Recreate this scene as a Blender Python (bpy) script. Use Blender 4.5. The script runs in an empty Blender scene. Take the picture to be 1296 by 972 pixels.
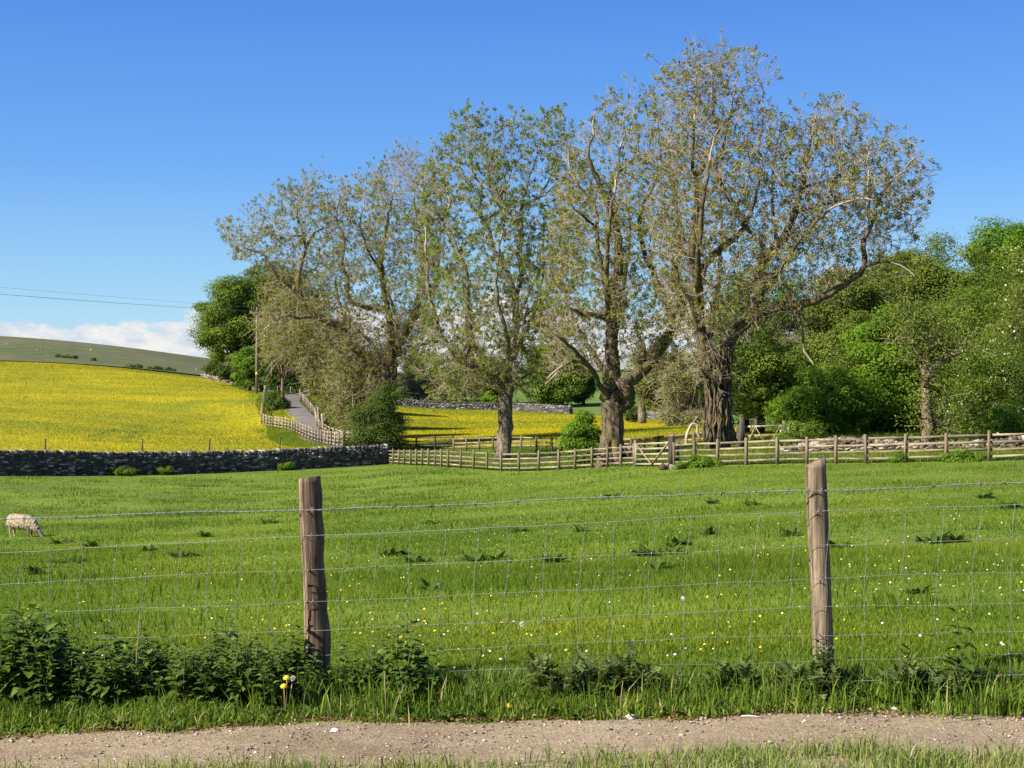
import bpy, math, random
import numpy as np
from mathutils import Vector

SC = bpy.context.scene
COL = SC.collection
R = math.radians
F = 1870.0            # focal length of the photograph in its own pixels (1296 wide)
CX, HY = 648.0, 475.0  # image centre column, row of the level horizon

# ------------------------------------------------------------------ camera, sky, sun, exposure
cam = bpy.data.cameras.new('camera')
cam.sensor_width = 36.0
cam.lens = 36.0 * F / 1296.0
cam.shift_y = -(486.0 - HY) / 1296.0
cam.clip_start, cam.clip_end = 0.05, 6000.0
camo = bpy.data.objects.new('camera', cam)
COL.objects.link(camo)
camo.location = (0, 0, 0)
camo.rotation_euler = (R(90), 0, 0)
SC.camera = camo

SUN_EL, SUN_AZ = 37.0, 239.0     # azimuth measured from +Y (view direction) clockwise: 270 = from the left
sv = Vector((math.sin(R(SUN_AZ)) * math.cos(R(SUN_EL)), math.cos(R(SUN_AZ)) * math.cos(R(SUN_EL)), math.sin(R(SUN_EL))))

world = bpy.data.worlds.new('World')
SC.world = world
world.use_nodes = True
wn, wl = world.node_tree.nodes, world.node_tree.links
bg = wn['Background']
bg.inputs['Strength'].default_value = 0.075
sky = wn.new('ShaderNodeTexSky')
sky.sky_type = 'NISHITA'
sky.sun_disc = False
sky.sun_elevation = R(SUN_EL)
sky.sun_rotation = R(SUN_AZ)
sky.altitude = 300
sky.air_density, sky.dust_density, sky.ozone_density = 1.0, 0.1, 4.0
def wmath(op, a, b=None, clamp=False):
    n = wn.new('ShaderNodeMath'); n.operation = op; n.use_clamp = clamp
    for i, v in enumerate((a, b)):
        if v is None: continue
        if isinstance(v, (int, float)): n.inputs[i].default_value = v
        else: wl.new(v, n.inputs[i])
    return n.outputs[0]
tc = wn.new('ShaderNodeTexCoord')
sep = wn.new('ShaderNodeSeparateXYZ'); wl.new(tc.outputs['Generated'], sep.inputs[0])
azim = wmath('ARCTAN2', sep.outputs['X'], sep.outputs['Y'])
elev = wmath('ARCSINE', sep.outputs['Z'])
def cloud_noise(sx, sz, off, detail, rough):
    cv = wn.new('ShaderNodeCombineXYZ')
    wl.new(wmath('MULTIPLY', azim, sx), cv.inputs[0]); wl.new(wmath('MULTIPLY', elev, sz), cv.inputs[1])
    cv.inputs[2].default_value = off
    n = wn.new('ShaderNodeTexNoise'); wl.new(cv.outputs[0], n.inputs['Vector'])
    n.inputs['Scale'].default_value = 1.0; n.inputs['Detail'].default_value = detail; n.inputs['Roughness'].default_value = rough
    return n.outputs['Fac']
def wramp(v, lo, hi):
    n = wn.new('ShaderNodeMapRange'); n.interpolation_type = 'SMOOTHSTEP'
    wl.new(v, n.inputs[0]); n.inputs[1].default_value = lo; n.inputs[2].default_value = hi
    return n.outputs[0]
n1 = cloud_noise(16, 30, 3.1, 6, 0.55)
# a bank of cumulus low over the horizon, its top uneven
top = wmath('SUBTRACT', wmath('ADD', wmath('ADD', 0.045, wmath('MULTIPLY', azim, 0.045)), wmath('MULTIPLY', wmath('SUBTRACT', n1, 0.5), 0.11)), elev)
m_bank = wramp(top, -0.0035, 0.004)
n2 = cloud_noise(9, 42, 8.4, 5, 0.6)
band = wmath('MULTIPLY', wramp(elev, 0.02, 0.035), wmath('SUBTRACT', 1.0, wramp(elev, 0.05, 0.075)))
m_wisp = wmath('MULTIPLY', wmath('MULTIPLY', wramp(n2, 0.53, 0.72), band), 0.5)
n3 = cloud_noise(5, 26, 21.7, 6, 0.6)
m_cirrus = wmath('MULTIPLY', wmath('MULTIPLY', wramp(n3, 0.68, 0.85), wramp(elev, 0.2, 0.3)), 0.3)
n4 = cloud_noise(38, 75, 5.5, 5, 0.6)
cshade = wn.new('ShaderNodeMix'); cshade.data_type = 'RGBA'
wl.new(wramp(n4, 0.36, 0.62), cshade.inputs[0])
cshade.inputs[6].default_value = (3.7, 4.2, 4.9, 1); cshade.inputs[7].default_value = (5.3, 5.25, 5.05, 1)
hs = wn.new('ShaderNodeHueSaturation')
hs.inputs['Hue'].default_value = 0.5; hs.inputs['Saturation'].default_value = 1.15; hs.inputs['Value'].default_value = 1.0
wl.new(sky.outputs[0], hs.inputs['Color'])
def wmix(fac, a, b):
    n = wn.new('ShaderNodeMix'); n.data_type = 'RGBA'
    if isinstance(fac, float): n.inputs[0].default_value = fac
    else: wl.new(fac, n.inputs[0])
    for i, v in ((6, a), (7, b)):
        if isinstance(v, tuple): n.inputs[i].default_value = v
        else: wl.new(v, n.inputs[i])
    return n.outputs[2]
# the clear blue of the photograph's sky, deepening upwards
grad = wn.new('ShaderNodeValToRGB')
for k_ in range(3): grad.color_ramp.elements.new(0.5)
for e_, (p_, c_) in zip(grad.color_ramp.elements, ((0.0, (2.6, 4.2, 5.2)), (0.10, (1.75, 3.5, 5.2)), (0.28, (0.78, 2.2, 5.2)), (0.55, (0.34, 1.25, 4.5)), (1.0, (0.26, 0.90, 3.6)))): e_.position = p_; e_.color = (*c_, 1)
wl.new(wmath('MULTIPLY', elev, 2.0), grad.inputs[0])
c = wmix(0.8, hs.outputs[0], grad.outputs[0])
c = wmix(m_cirrus, c, (4.2, 4.9, 5.6, 1))
c = wmix(m_wisp, c, (3.6, 4.3, 5.0, 1))
c = wmix(m_bank, c, cshade.outputs[2])
wl.new(c, bg.inputs['Color'])

sun = bpy.data.lights.new('sun', 'SUN')
sun.energy = 5.0
sun.angle = R(0.53)
sun.color = (1.0, 0.93, 0.80)
suno = bpy.data.objects.new('sun', sun)
COL.objects.link(suno)
suno.rotation_euler = (-sv).to_track_quat('-Z', 'Y').to_euler()

SC.view_settings.view_transform = 'Standard'
SC.view_settings.look = 'None'
SC.view_settings.exposure = 1.2
SC.view_settings.gamma = 1.0
SC.render.engine = 'CYCLES'
SC.cycles.max_bounces = 6
SC.cycles.transparent_max_bounces = 6

# ------------------------------------------------------------------ helpers
rng = np.random.default_rng(7)
random.seed(7)

def P(px, py, Y):
    return np.array([(px - CX) / F * Y, Y, -(py - HY) / F * Y])

def thing(name, label, cat, loc=(0, 0, 0), group=None):
    o = bpy.data.objects.new(name, None)
    COL.objects.link(o)
    o.location = tuple(float(v) for v in loc)
    o.empty_display_size = 0.2
    o['label'] = label; o['category'] = cat
    if group: o['group'] = group
    return o

def tag(o, label, cat, group=None, kind=None):
    o['label'] = label; o['category'] = cat
    if group: o['group'] = group
    if kind: o['kind'] = kind
    return o

def mk(name, V, faces, mat, parent=None, org=None, smooth=False, rnd=None, label=None):
    """one mesh object; faces is a list of (n,k) index arrays; rnd is an optional per-face value"""
    V = np.asarray(V, dtype=np.float64)
    if org is not None: V = V - np.asarray(org)
    me = bpy.data.meshes.new(name)
    faces = [np.asarray(f, dtype=np.int32) for f in faces if len(f)]
    me.vertices.add(len(V)); me.vertices.foreach_set('co', V.astype(np.float32).ravel())
    nl = sum(f.size for f in faces); nf = sum(len(f) for f in faces)
    me.loops.add(nl); me.loops.foreach_set('vertex_index', np.concatenate([f.ravel() for f in faces]))
    sizes = np.concatenate([np.full(len(f), f.shape[1], np.int32) for f in faces])
    starts = np.concatenate([[0], np.cumsum(sizes)[:-1]]).astype(np.int32)
    me.polygons.add(nf); me.polygons.foreach_set('loop_start', starts)
    if smooth: me.polygons.foreach_set('use_smooth', np.ones(nf, bool))
    me.update(calc_edges=True)
    if rnd is not None:
        a = me.attributes.new('rnd', 'FLOAT', 'FACE'); a.data.foreach_set('value', np.asarray(rnd, np.float32))
    me.materials.append(mat)
    o = bpy.data.objects.new(name, me)
    COL.objects.link(o)
    if parent is not None: o.parent = parent
    elif org is not None: o.location = tuple(float(v) for v in org)
    if label: o['label'] = label
    return o

class MB:
    """collects shapes for one mesh"""
    def __init__(s): s.V, s.Fq, s.n, s.rq = [], {}, 0, {}
    def add(s, V, *faces, r=None):
        V = np.asarray(V, float)
        for f in faces:
            f = np.asarray(f, np.int64)
            s.Fq.setdefault(f.shape[1], []).append(f + s.n)
            s.rq.setdefault(f.shape[1], []).append(np.full(len(f), rng.random() if r is None else r))
        s.V.append(V); s.n += len(V)
    BOX = np.array([[0, 3, 2, 1], [4, 5, 6, 7], [0, 1, 5, 4], [1, 2, 6, 5], [2, 3, 7, 6], [3, 0, 4, 7]])
    SG = np.array([[-1, -1, -1], [1, -1, -1], [1, 1, -1], [-1, 1, -1], [-1, -1, 1], [1, -1, 1], [1, 1, 1], [-1, 1, 1]], float)
    def box(s, c, ax, half, jit=0.0, r=None):
        v = s.SG * np.asarray(half)
        if jit: v = v * (1 + rng.uniform(-jit, jit, v.shape))
        s.add(np.asarray(c) + v @ np.asarray(ax), s.BOX, r=r)
    def bar(s, a, b, w, h, up=(0, 0, 1), r=None, jit=0.0):
        a, b = np.asarray(a, float), np.asarray(b, float)
        d = b - a; L = np.linalg.norm(d); d /= L
        side = np.cross(d, up); side /= np.linalg.norm(side); u = np.cross(side, d)
        s.box((a + b) / 2, np.array([d, side, u]), (L / 2, w / 2, h / 2), jit=jit, r=r)
    def tube(s, pts, rad, n=6, cap=True, r=None, rough=0.0, ridge=0.0):
        V, fq, ft = tube_arrays(np.asarray(pts, float), rad, n, cap, rough, ridge)
        if len(ft): s.add(V, fq, ft, r=r)
        else: s.add(V, fq, r=r)
    def build(s, name, mat, parent=None, org=None, smooth=False, label=None):
        ks = sorted(s.Fq)
        return mk(name, np.concatenate(s.V), [np.concatenate(s.Fq[k]) for k in ks], mat, parent, org, smooth,
                  np.concatenate([np.concatenate(s.rq[k]) for k in ks]), label)

def tube_arrays(p, rad, n, cap=True, rough=0.0, ridge=0.0):
    m = len(p)
    rad = np.broadcast_to(np.asarray(rad, float), (m,))
    t = np.gradient(p, axis=0); t /= np.linalg.norm(t, axis=1)[:, None] + 1e-9
    ref = np.array([0, 0, 1.0]) if abs(t[0][2]) < 0.9 else np.array([1.0, 0, 0])
    U = np.zeros_like(p); u = np.cross(t[0], ref); u /= np.linalg.norm(u)
    for i in range(m):
        u = u - t[i] * (u @ t[i]); u /= np.linalg.norm(u) + 1e-9; U[i] = u
    W = np.cross(t, U)
    a = np.arange(n) * 2 * math.pi / n
    rr = rad[:, None] * (1 + (rng.normal(0, rough, (m, n)) if rough else 0))
    if ridge:      # furrows that run along the stem and wander
        ph_ = np.arange(n) * 2 * math.pi / n; ss = np.linspace(0, 1, m)[:, None] * m * 0.09
        rr = rr * (1 + ridge * (np.sin(ph_[None] * 5 + np.sin(ss * 3.1) * 1.6) * .5 + np.sin(ph_[None] * 9 - ss * 2.3 + 1) * .5 + np.sin(ph_[None] * 2 + ss * 4.7) * .8))
    V = p[:, None, :] + rr[:, :, None] * (np.cos(a)[None, :, None] * U[:, None, :] + np.sin(a)[None, :, None] * W[:, None, :])
    V = V.reshape(-1, 3)
    i, j = np.meshgrid(np.arange(m - 1), np.arange(n), indexing='ij')
    j2 = (j + 1) % n
    fq = np.stack([i * n + j, i * n + j2, (i + 1) * n + j2, (i + 1) * n + j], -1).reshape(-1, 4)
    ft = np.zeros((0, 3), int)
    if cap:
        V = np.vstack([V, p[0], p[-1]]); k = m * n
        jj = np.arange(n); jk = (jj + 1) % n
        ft = np.vstack([np.stack([jk, jj, np.full(n, k)], -1), np.stack([(m - 1) * n + jj, (m - 1) * n + jk, np.full(n, k + 1)], -1)])
    return V, fq, ft

def unit(v): return v / (np.linalg.norm(v, axis=-1, keepdims=True) + 1e-9)

# ------------------------------------------------------------------ materials
def newmat(name):
    m = bpy.data.materials.new(name); m.use_nodes = True
    n, l = m.node_tree.nodes, m.node_tree.links
    return m, n, l, n['Principled BSDF']
def ramp(n, stops):
    r = n.new('ShaderNodeValToRGB'); e = r.color_ramp.elements
    while len(e) > len(stops): e.remove(e[-1])
    while len(e) < len(stops): e.new(0.5)
    for k, (p, c) in enumerate(stops): e[k].position = p; e[k].color = (*c, 1)
    return r
def noise(n, l, scale, detail=4, rough=0.55, vec=None, dist=0.0, stretch=None):
    t = n.new('ShaderNodeTexNoise'); t.inputs['Scale'].default_value = scale
    t.inputs['Detail'].default_value = detail; t.inputs['Roughness'].default_value = rough; t.inputs['Distortion'].default_value = dist
    if vec is None: vec = n.new('ShaderNodeTexCoord').outputs['Object']
    if stretch:
        mp = n.new('ShaderNodeMapping'); mp.inputs['Scale'].default_value = stretch; l.new(vec, mp.inputs[0]); vec = mp.outputs[0]
    l.new(vec, t.inputs['Vector'])
    return t.outputs['Fac']
def mixc(n, l, fac, a, b, blend='MIX'):
    m = n.new('ShaderNodeMix'); m.data_type = 'RGBA'; m.blend_type = blend
    for i, v in ((0, fac), (6, a), (7, b)):
        if isinstance(v, (int, float)): m.inputs[i].default_value = v
        elif isinstance(v, tuple): m.inputs[i].default_value = (*v, 1)
        else: l.new(v, m.inputs[i])
    return m.outputs[2]
def fmath(n, l, op, a, b):
    m = n.new('ShaderNodeMath'); m.operation = op
    for i, v in enumerate((a, b)):
        if isinstance(v, (int, float)): m.inputs[i].default_value = v
        else: l.new(v, m.inputs[i])
    return m.outputs[0]
def bump(n, l, b, h, strength, dist=0.02):
    bp = n.new('ShaderNodeBump'); bp.inputs['Strength'].default_value = strength; bp.inputs['Distance'].default_value = dist
    l.new(h, bp.inputs['Height']); l.new(bp.outputs[0], b.inputs['Normal'])

def leaf_mat(name, stops, trans=0.35, rough=0.5, patch=None):
    """leaves and blades: colour varies by face; light passes through a little"""
    m, n, l, b = newmat(name)
    at = n.new('ShaderNodeAttribute'); at.attribute_name = 'rnd'
    cr = ramp(n, stops); l.new(at.outputs['Fac'], cr.inputs[0])
    col = cr.outputs[0]
    if patch:
        pos = n.new('ShaderNodeNewGeometry').outputs['Position']
        nf = noise(n, l, patch[0], 3, 0.6, pos)
        r2 = ramp(n, [(0.35, patch[1]), (0.65, patch[2])]); l.new(nf, r2.inputs[0])
        col = mixc(n, l, 1.0, col, r2.outputs[0], 'MULTIPLY')
    l.new(col, b.inputs['Base Color'])
    b.inputs['Roughness'].default_value = rough
    b.inputs['Specular IOR Level'].default_value = 0.14
    tr = n.new('ShaderNodeBsdfTranslucent')
    l.new(mixc(n, l, 1.0, col, (1.15, 1.1, 0.5), 'MULTIPLY'), tr.inputs['Color'])
    mx = n.new('ShaderNodeMixShader'); mx.inputs[0].default_value = trans
    l.new(b.outputs[0], mx.inputs[1]); l.new(tr.outputs[0], mx.inputs[2])
    l.new(mx.outputs[0], n['Material Output'].inputs[0])
    return m

def simple(name, c, rough=0.6, metal=0.0, var=0.0, scale=20, bmp=0.0, stretch=None):
    m, n, l, b = newmat(name)
    b.inputs['Roughness'].default_value = rough; b.inputs['Metallic'].default_value = metal
    nf = noise(n, l, scale, 5, 0.6, stretch=stretch)
    r = ramp(n, [(0.3, tuple(v * (1 - var) for v in c)), (0.7, tuple(min(1, v * (1 + var)) for v in c))]); l.new(nf, r.inputs[0])
    l.new(r.outputs[0], b.inputs['Base Color'])
    if bmp: bump(n, l, b, nf, bmp)
    return m

def bark_mat(name, dark, light, moss, moss_amt, scale=3.0):
    m, n, l, b = newmat(name)
    pos = n.new('ShaderNodeNewGeometry').outputs['Position']
    f1 = noise(n, l, scale * 2.2, 6, 0.65, pos, stretch=(1, 1, 0.3))
    f2 = noise(n, l, scale * 0.35, 4, 0.6, pos)
    r1 = ramp(n, [(0.38, tuple(v * 0.7 for v in dark)), (0.52, light), (0.72, tuple(v * 1.6 for v in light))]); l.new(f1, r1.inputs[0])
    r2 = ramp(n, [(0.62 - moss_amt, (0, 0, 0)), (0.72 - moss_amt * 0.7, (1, 1, 1))]); l.new(f2, r2.inputs[0])
    l.new(mixc(n, l, r2.outputs[0], r1.outputs[0], moss), b.inputs['Base Color'])
    b.inputs['Roughness'].default_value = 0.9
    b.inputs['Specular IOR Level'].default_value = 0.2
    bump(n, l, b, f1, 1.0, 0.11)
    return m

def wood_mat(name, a, c, scale=9.0, attr=0.25, stretch=(1, 1, 0.06), green=None):
    m, n, l, b = newmat(name)
    f1 = noise(n, l, scale * 4, 5, 0.65, stretch=stretch)
    r1 = ramp(n, [(0.30, tuple(v * 0.30 for v in a)), (0.42, a), (0.62, c), (0.8, tuple(v * 1.25 for v in c))]); l.new(f1, r1.inputs[0])
    f4 = noise(n, l, scale * 15, 3, 0.6, stretch=(stretch[0], stretch[1], stretch[2] * 0.5) if stretch[2] < 0.5 else stretch); r4 = ramp(n, [(0.33, (0.25, 0.25, 0.25)), (0.45, (1.0, 1.0, 1.0))]); l.new(f4, r4.inputs[0])
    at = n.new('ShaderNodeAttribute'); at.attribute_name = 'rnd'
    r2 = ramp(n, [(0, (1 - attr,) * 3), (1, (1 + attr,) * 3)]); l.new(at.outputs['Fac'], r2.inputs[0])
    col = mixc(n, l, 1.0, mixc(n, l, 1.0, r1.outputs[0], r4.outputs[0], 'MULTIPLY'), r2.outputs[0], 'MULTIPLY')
    if green:
        f2 = noise(n, l, 1.3, 4, 0.6)
        r3 = ramp(n, [(0.52, (0, 0, 0)), (0.7, (0.6, 0.6, 0.6))]); l.new(f2, r3.inputs[0])
        col = mixc(n, l, r3.outputs[0], col, green)
    l.new(col, b.inputs['Base Color'])
    b.inputs['Roughness'].default_value = 0.85; b.inputs['Specular IOR Level'].default_value = 0.25
    bump(n, l, b, f1, 0.7, 0.006)
    return m

def ground_mat(name, cols, scales, detail_scale, bmp=0.6, bdist=0.05, extra=None):
    """cols: list of colours mixed by two octaves of noise in world space"""
    m, n, l, b = newmat(name)
    pos = n.new('ShaderNodeNewGeometry').outputs['Position']
    f1 = noise(n, l, scales[0], 4, 0.6, pos)
    f2 = noise(n, l, scales[1], 5, 0.7, pos)
    f3 = noise(n, l, detail_scale, 4, 0.75, pos)
    r1 = ramp(n, [(0.35, cols[0]), (0.65, cols[1])]); l.new(f2, r1.inputs[0])
    r2 = ramp(n, [(0.38, (0, 0, 0)), (0.64, (1, 1, 1))]); l.new(f1, r2.inputs[0])
    col = mixc(n, l, r2.outputs[0], r1.outputs[0], cols[2])
    r3 = ramp(n, [(0.3, (0.55,) * 3), (0.7, (1.3,) * 3)]); l.new(f3, r3.inputs[0])
    col = mixc(n, l, 1.0, col, r3.outputs[0], 'MULTIPLY')
    if extra: col = extra(n, l, pos, col)
    l.new(col, b.inputs['Base Color'])
    b.inputs['Roughness'].default_value = 0.95; b.inputs['Specular IOR Level'].default_value = 0.1
    bump(n, l, b, f3, bmp, bdist)
    return m

M = {}
M['pasture'] = ground_mat('pasture_turf', [(0.078, 0.122, 0.018), (0.122, 0.181, 0.022), (0.154, 0.214, 0.025)], (0.16, 1.1), 9.0)
M['far_turf'] = ground_mat('far_turf', [(0.070, 0.120, 0.020), (0.10, 0.16, 0.026), (0.12, 0.18, 0.03)], (0.05, 0.3), 3.0)
M['moor'] = ground_mat('moor_turf', [(0.075, 0.098, 0.034), (0.105, 0.115, 0.045), (0.125, 0.118, 0.055)], (0.008, 0.03), 0.12, 0.5, 0.6)
def streaks(n, l, pos, col):
    f = noise(n, l, 0.045, 3, 0.6, pos, dist=0.8)
    r = ramp(n, [(0.52, (0, 0, 0)), (0.66, (0.75, 0.75, 0.75))]); l.new(f, r.inputs[0])
    return mixc(n, l, r.outputs[0], col, (0.115, 0.170, 0.016))
M['buttercup'] = ground_mat('buttercup_turf', [(0.150, 0.180, 0.014), (0.31, 0.275, 0.009), (0.385, 0.325, 0.008)], (0.06, 0.9), 5.0, 0.8, 0.15, streaks)
def pebbly(n, l, pos, col):
    v = n.new('ShaderNodeTexVoronoi'); v.inputs['Scale'].default_value = 42; l.new(pos, v.inputs['Vector'])
    r = ramp(n, [(0.0, (0.72, 0.70, 0.70)), (0.5, (1.0, 1.0, 1.0)), (1.0, (1.35, 1.3, 1.25))]); l.new(v.outputs['Color'], r.inputs[0])
    col = mixc(n, l, 0.6, col, mixc(n, l, 1.0, col, r.outputs[0], 'MULTIPLY'))
    f = noise(n, l, 2.3, 5, 0.7, pos, stretch=(0.5, 2.2, 1)); r2 = ramp(n, [(0.42, (0, 0, 0)), (0.72, (0.40, 0.40, 0.40))]); l.new(f, r2.inputs[0])
    return mixc(n, l, r2.outputs[0], col, (0.19, 0.135, 0.085))
M['track'] = ground_mat('track_grit', [(0.250, 0.188, 0.112), (0.335, 0.260, 0.160), (0.37, 0.29, 0.182)], (1.1, 4.0), 75.0, 0.8, 0.02, pebbly)
M['lane'] = ground_mat('lane_grit', [(0.12, 0.105, 0.095), (0.165, 0.145, 0.13), (0.18, 0.157, 0.137)], (0.3, 1.5), 9.0, 0.4, 0.03)
M['blade'] = leaf_mat('grass_blade', [(0.0, (0.078, 0.130, 0.011)), (0.45, (0.152, 0.222, 0.018)), (0.85, (0.230, 0.300, 0.028)), (1.0, (0.38, 0.36, 0.10))], 0.45, 0.5,
                      (0.20, (0.66, 0.78, 0.78), (1.14, 1.06, 0.95)))
M['verge'] = leaf_mat('verge_blade', [(0.0, (0.050, 0.095, 0.010)), (0.5, (0.115, 0.190, 0.020)), (0.88, (0.195, 0.275, 0.035)), (1.0, (0.42, 0.36, 0.15))], 0.4, 0.45)
M['strip'] = leaf_mat('strip_blade', [(0.0, (0.09, 0.14, 0.03)), (0.5, (0.19, 0.25, 0.055)), (0.8, (0.30, 0.33, 0.10)), (1.0, (0.42, 0.38, 0.18))], 0.4, 0.5)
M['flowertuft'] = leaf_mat('buttercup_heads', [(0.0, (0.08, 0.14, 0.012)), (0.38, (0.16, 0.20, 0.014)), (0.54, (0.36, 0.315, 0.009)), (1.0, (0.52, 0.42, 0.007))], 0.25, 0.5)
M['yellow'] = simple('buttercup_petal', (0.66, 0.43, 0.006), 0.5)
M['white'] = simple('daisy_petal', (0.52, 0.52, 0.46), 0.6)
M['down'] = simple('seed_down', (0.68, 0.66, 0.60), 0.9, var=0.1)
M['wool'] = simple('sheep_wool', (0.27, 0.215, 0.14), 0.95, var=0.4, scale=11, bmp=1.0)
M['sheepface'], n_, l_, b_ = newmat('sheep_skin')
sx_ = n_.new('ShaderNodeSeparateXYZ'); l_.new(n_.new('ShaderNodeTexCoord').outputs['Object'], sx_.inputs[0])
rx_ = ramp(n_, [(0.0, (0.27, 0.215, 0.14)), (0.55, (0.15, 0.12, 0.085)), (0.82, (0.075, 0.064, 0.055)), (0.93, (0.11, 0.095, 0.085)), (0.98, (0.16, 0.14, 0.125))])
l_.new(fmath(n_, l_, 'MULTIPLY', fmath(n_, l_, 'ADD', sx_.outputs[0], 0.55), 0.74), rx_.inputs[0]); l_.new(rx_.outputs[0], b_.inputs['Base Color']); b_.inputs['Roughness'].default_value = 0.85
M['sheepmuzzle'] = simple('sheep_muzzle', (0.42, 0.38, 0.34), 0.8, var=0.2, scale=14)
M['farwool'] = simple('far_wool', (0.42, 0.39, 0.33), 0.95)
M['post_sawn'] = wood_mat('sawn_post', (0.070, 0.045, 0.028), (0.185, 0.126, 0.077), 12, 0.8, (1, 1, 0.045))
M['post_round'] = wood_mat('round_post', (0.100, 0.074, 0.047), (0.27, 0.208, 0.138), 15, 0.2, (1, 1, 0.035))
M['rail'] = wood_mat('fence_rail', (0.15, 0.115, 0.08), (0.30, 0.24, 0.17), 3, 0.4, (0.1, 0.1, 1), green=(0.20, 0.19, 0.11))
M['post'] = wood_mat('fence_post', (0.11, 0.080, 0.052), (0.23, 0.17, 0.115), 4, 0.25, green=(0.15, 0.15, 0.08))
M['oldpost'] = wood_mat('old_post', (0.04, 0.034, 0.026), (0.10, 0.085, 0.062), 4, 0.25)
M['pale_wood'] = wood_mat('pale_wood', (0.24, 0.19, 0.135), (0.42, 0.345, 0.25), 3, 0.2)
M['wire'] = simple('galvanised_wire', (0.17, 0.17, 0.16), 0.6, 0.2, 0.25, 60)
M['rusty'] = simple('weathered_wire', (0.17, 0.165, 0.155), 0.6, 0.3, 0.4, 50)
M['line'] = simple('power_line', (0.16, 0.17, 0.18), 0.6)
M['sign_yellow'] = simple('sign_yellow', (0.85, 0.58, 0.02), 0.5)
M['ceramic'] = simple('insulator', (0.25, 0.22, 0.20), 0.3)

def stone_mat(name, a, c, lichen):
    m, n, l, b = newmat(name)
    at = n.new('ShaderNodeAttribute'); at.attribute_name = 'rnd'
    cr = ramp(n, [(0, a), (0.75, c), (1.0, lichen)]); l.new(at.outputs['Fac'], cr.inputs[0])
    pos = n.new('ShaderNodeNewGeometry').outputs['Position']
    f = noise(n, l, 7, 5, 0.7, pos)
    r = ramp(n, [(0.3, (0.6,) * 3), (0.7, (1.35,) * 3)]); l.new(f, r.inputs[0])
    l.new(mixc(n, l, 1.0, cr.outputs[0], r.outputs[0], 'MULTIPLY'), b.inputs['Base Color'])
    b.inputs['Roughness'].default_value = 0.9; bump(n, l, b, f, 0.8, 0.05)
    return m
M['stone'] = stone_mat('dry_stone', (0.042, 0.039, 0.038), (0.115, 0.106, 0.10), (0.42, 0.40, 0.37))
M['rubble'] = stone_mat('pale_rubble', (0.060, 0.047, 0.027), (0.165, 0.127, 0.083), (0.40, 0.36, 0.29))
M['farstone'] = stone_mat('dark_far_stone', (0.045, 0.042, 0.042), (0.11, 0.10, 0.095), (0.24, 0.23, 0.21))  # darker grey stone of the two far walls
M['pebble'] = stone_mat('track_pebble', (0.12, 0.10, 0.09), (0.36, 0.29, 0.23), (0.66, 0.60, 0.52))

ASH_BARK = bark_mat('ash_bark', (0.034, 0.026, 0.018), (0.105, 0.079, 0.052), (0.115, 0.088, 0.022), 0.10)
ASH_BARK_MOSS = bark_mat('mossy_ash_bark', (0.036, 0.028, 0.019), (0.125, 0.094, 0.062), (0.115, 0.090, 0.022), 0.14)
ASH_PALE = bark_mat('grey_ash_bark', (0.055, 0.045, 0.034), (0.19, 0.155, 0.115), (0.15, 0.12, 0.04), 0.02, 4)
M['burl'] = bark_mat('burl_bark', (0.07, 0.05, 0.035), (0.30, 0.22, 0.14), (0.10, 0.085, 0.025), 0.08, 2.0)
M['twig'] = simple('ash_twig', (0.27, 0.215, 0.145), 0.85, var=0.3, scale=3)
M['dark_bark'] = bark_mat('wood_bark', (0.03, 0.024, 0.018), (0.085, 0.068, 0.05), (0.06, 0.065, 0.02), 0.1)
M['dead_bark'] = bark_mat('dead_bark', (0.06, 0.044, 0.030), (0.20, 0.15, 0.10), (0.12, 0.10, 0.05), 0.0, 5)

# ------------------------------------------------------------------ the lie of the land
def tps_fit(u, v, s):
    p = np.stack([u, v], 1); n = len(p)
    d = np.linalg.norm(p[:, None] - p[None], axis=2)
    K = np.where(d > 0, d ** 2 * np.log(d + 1e-12), 0) + np.eye(n) * 1e-4
    A = np.zeros((n + 3, n + 3)); A[:n, :n] = K; A[:n, n] = 1; A[:n, n + 1:] = p; A[n, :n] = 1; A[n + 1:, :n] = p.T
    return p, np.linalg.solve(A, np.concatenate([s, np.zeros(3)]))
def tps_eval(fit, u, v):
    p, w = fit; n = len(p); out = np.empty(len(u))
    for a in range(0, len(u), 20000):
        q = np.stack([u[a:a + 20000], v[a:a + 20000]], 1)
        d2 = ((q[:, None] - p[None]) ** 2).sum(2)
        out[a:a + 20000] = (0.5 * d2 * np.log(d2 + 1e-12)) @ w[:n] + w[n] + q @ w[n + 1:]
    return out
US, LS = 2.2, 0.9     # balance of the two axes of the survey
def survey(rows):
    a = np.array(rows, float)
    return tps_fit((a[:, 0] - CX) / F * US, np.log(a[:, 1]) * LS, a[:, 2] - HY)
def height(fit, X, Y, ymin, ymax, umin=-0.62, umax=0.62):
    X, Y = np.asarray(X, float), np.asarray(Y, float)
    Yc = np.clip(Y, ymin, ymax)
    u = np.clip(X / Yc, umin, umax)
    return -tps_eval(fit, (u * US).ravel(), (np.log(Yc) * LS).ravel()).reshape(X.shape) * Yc / F
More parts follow.
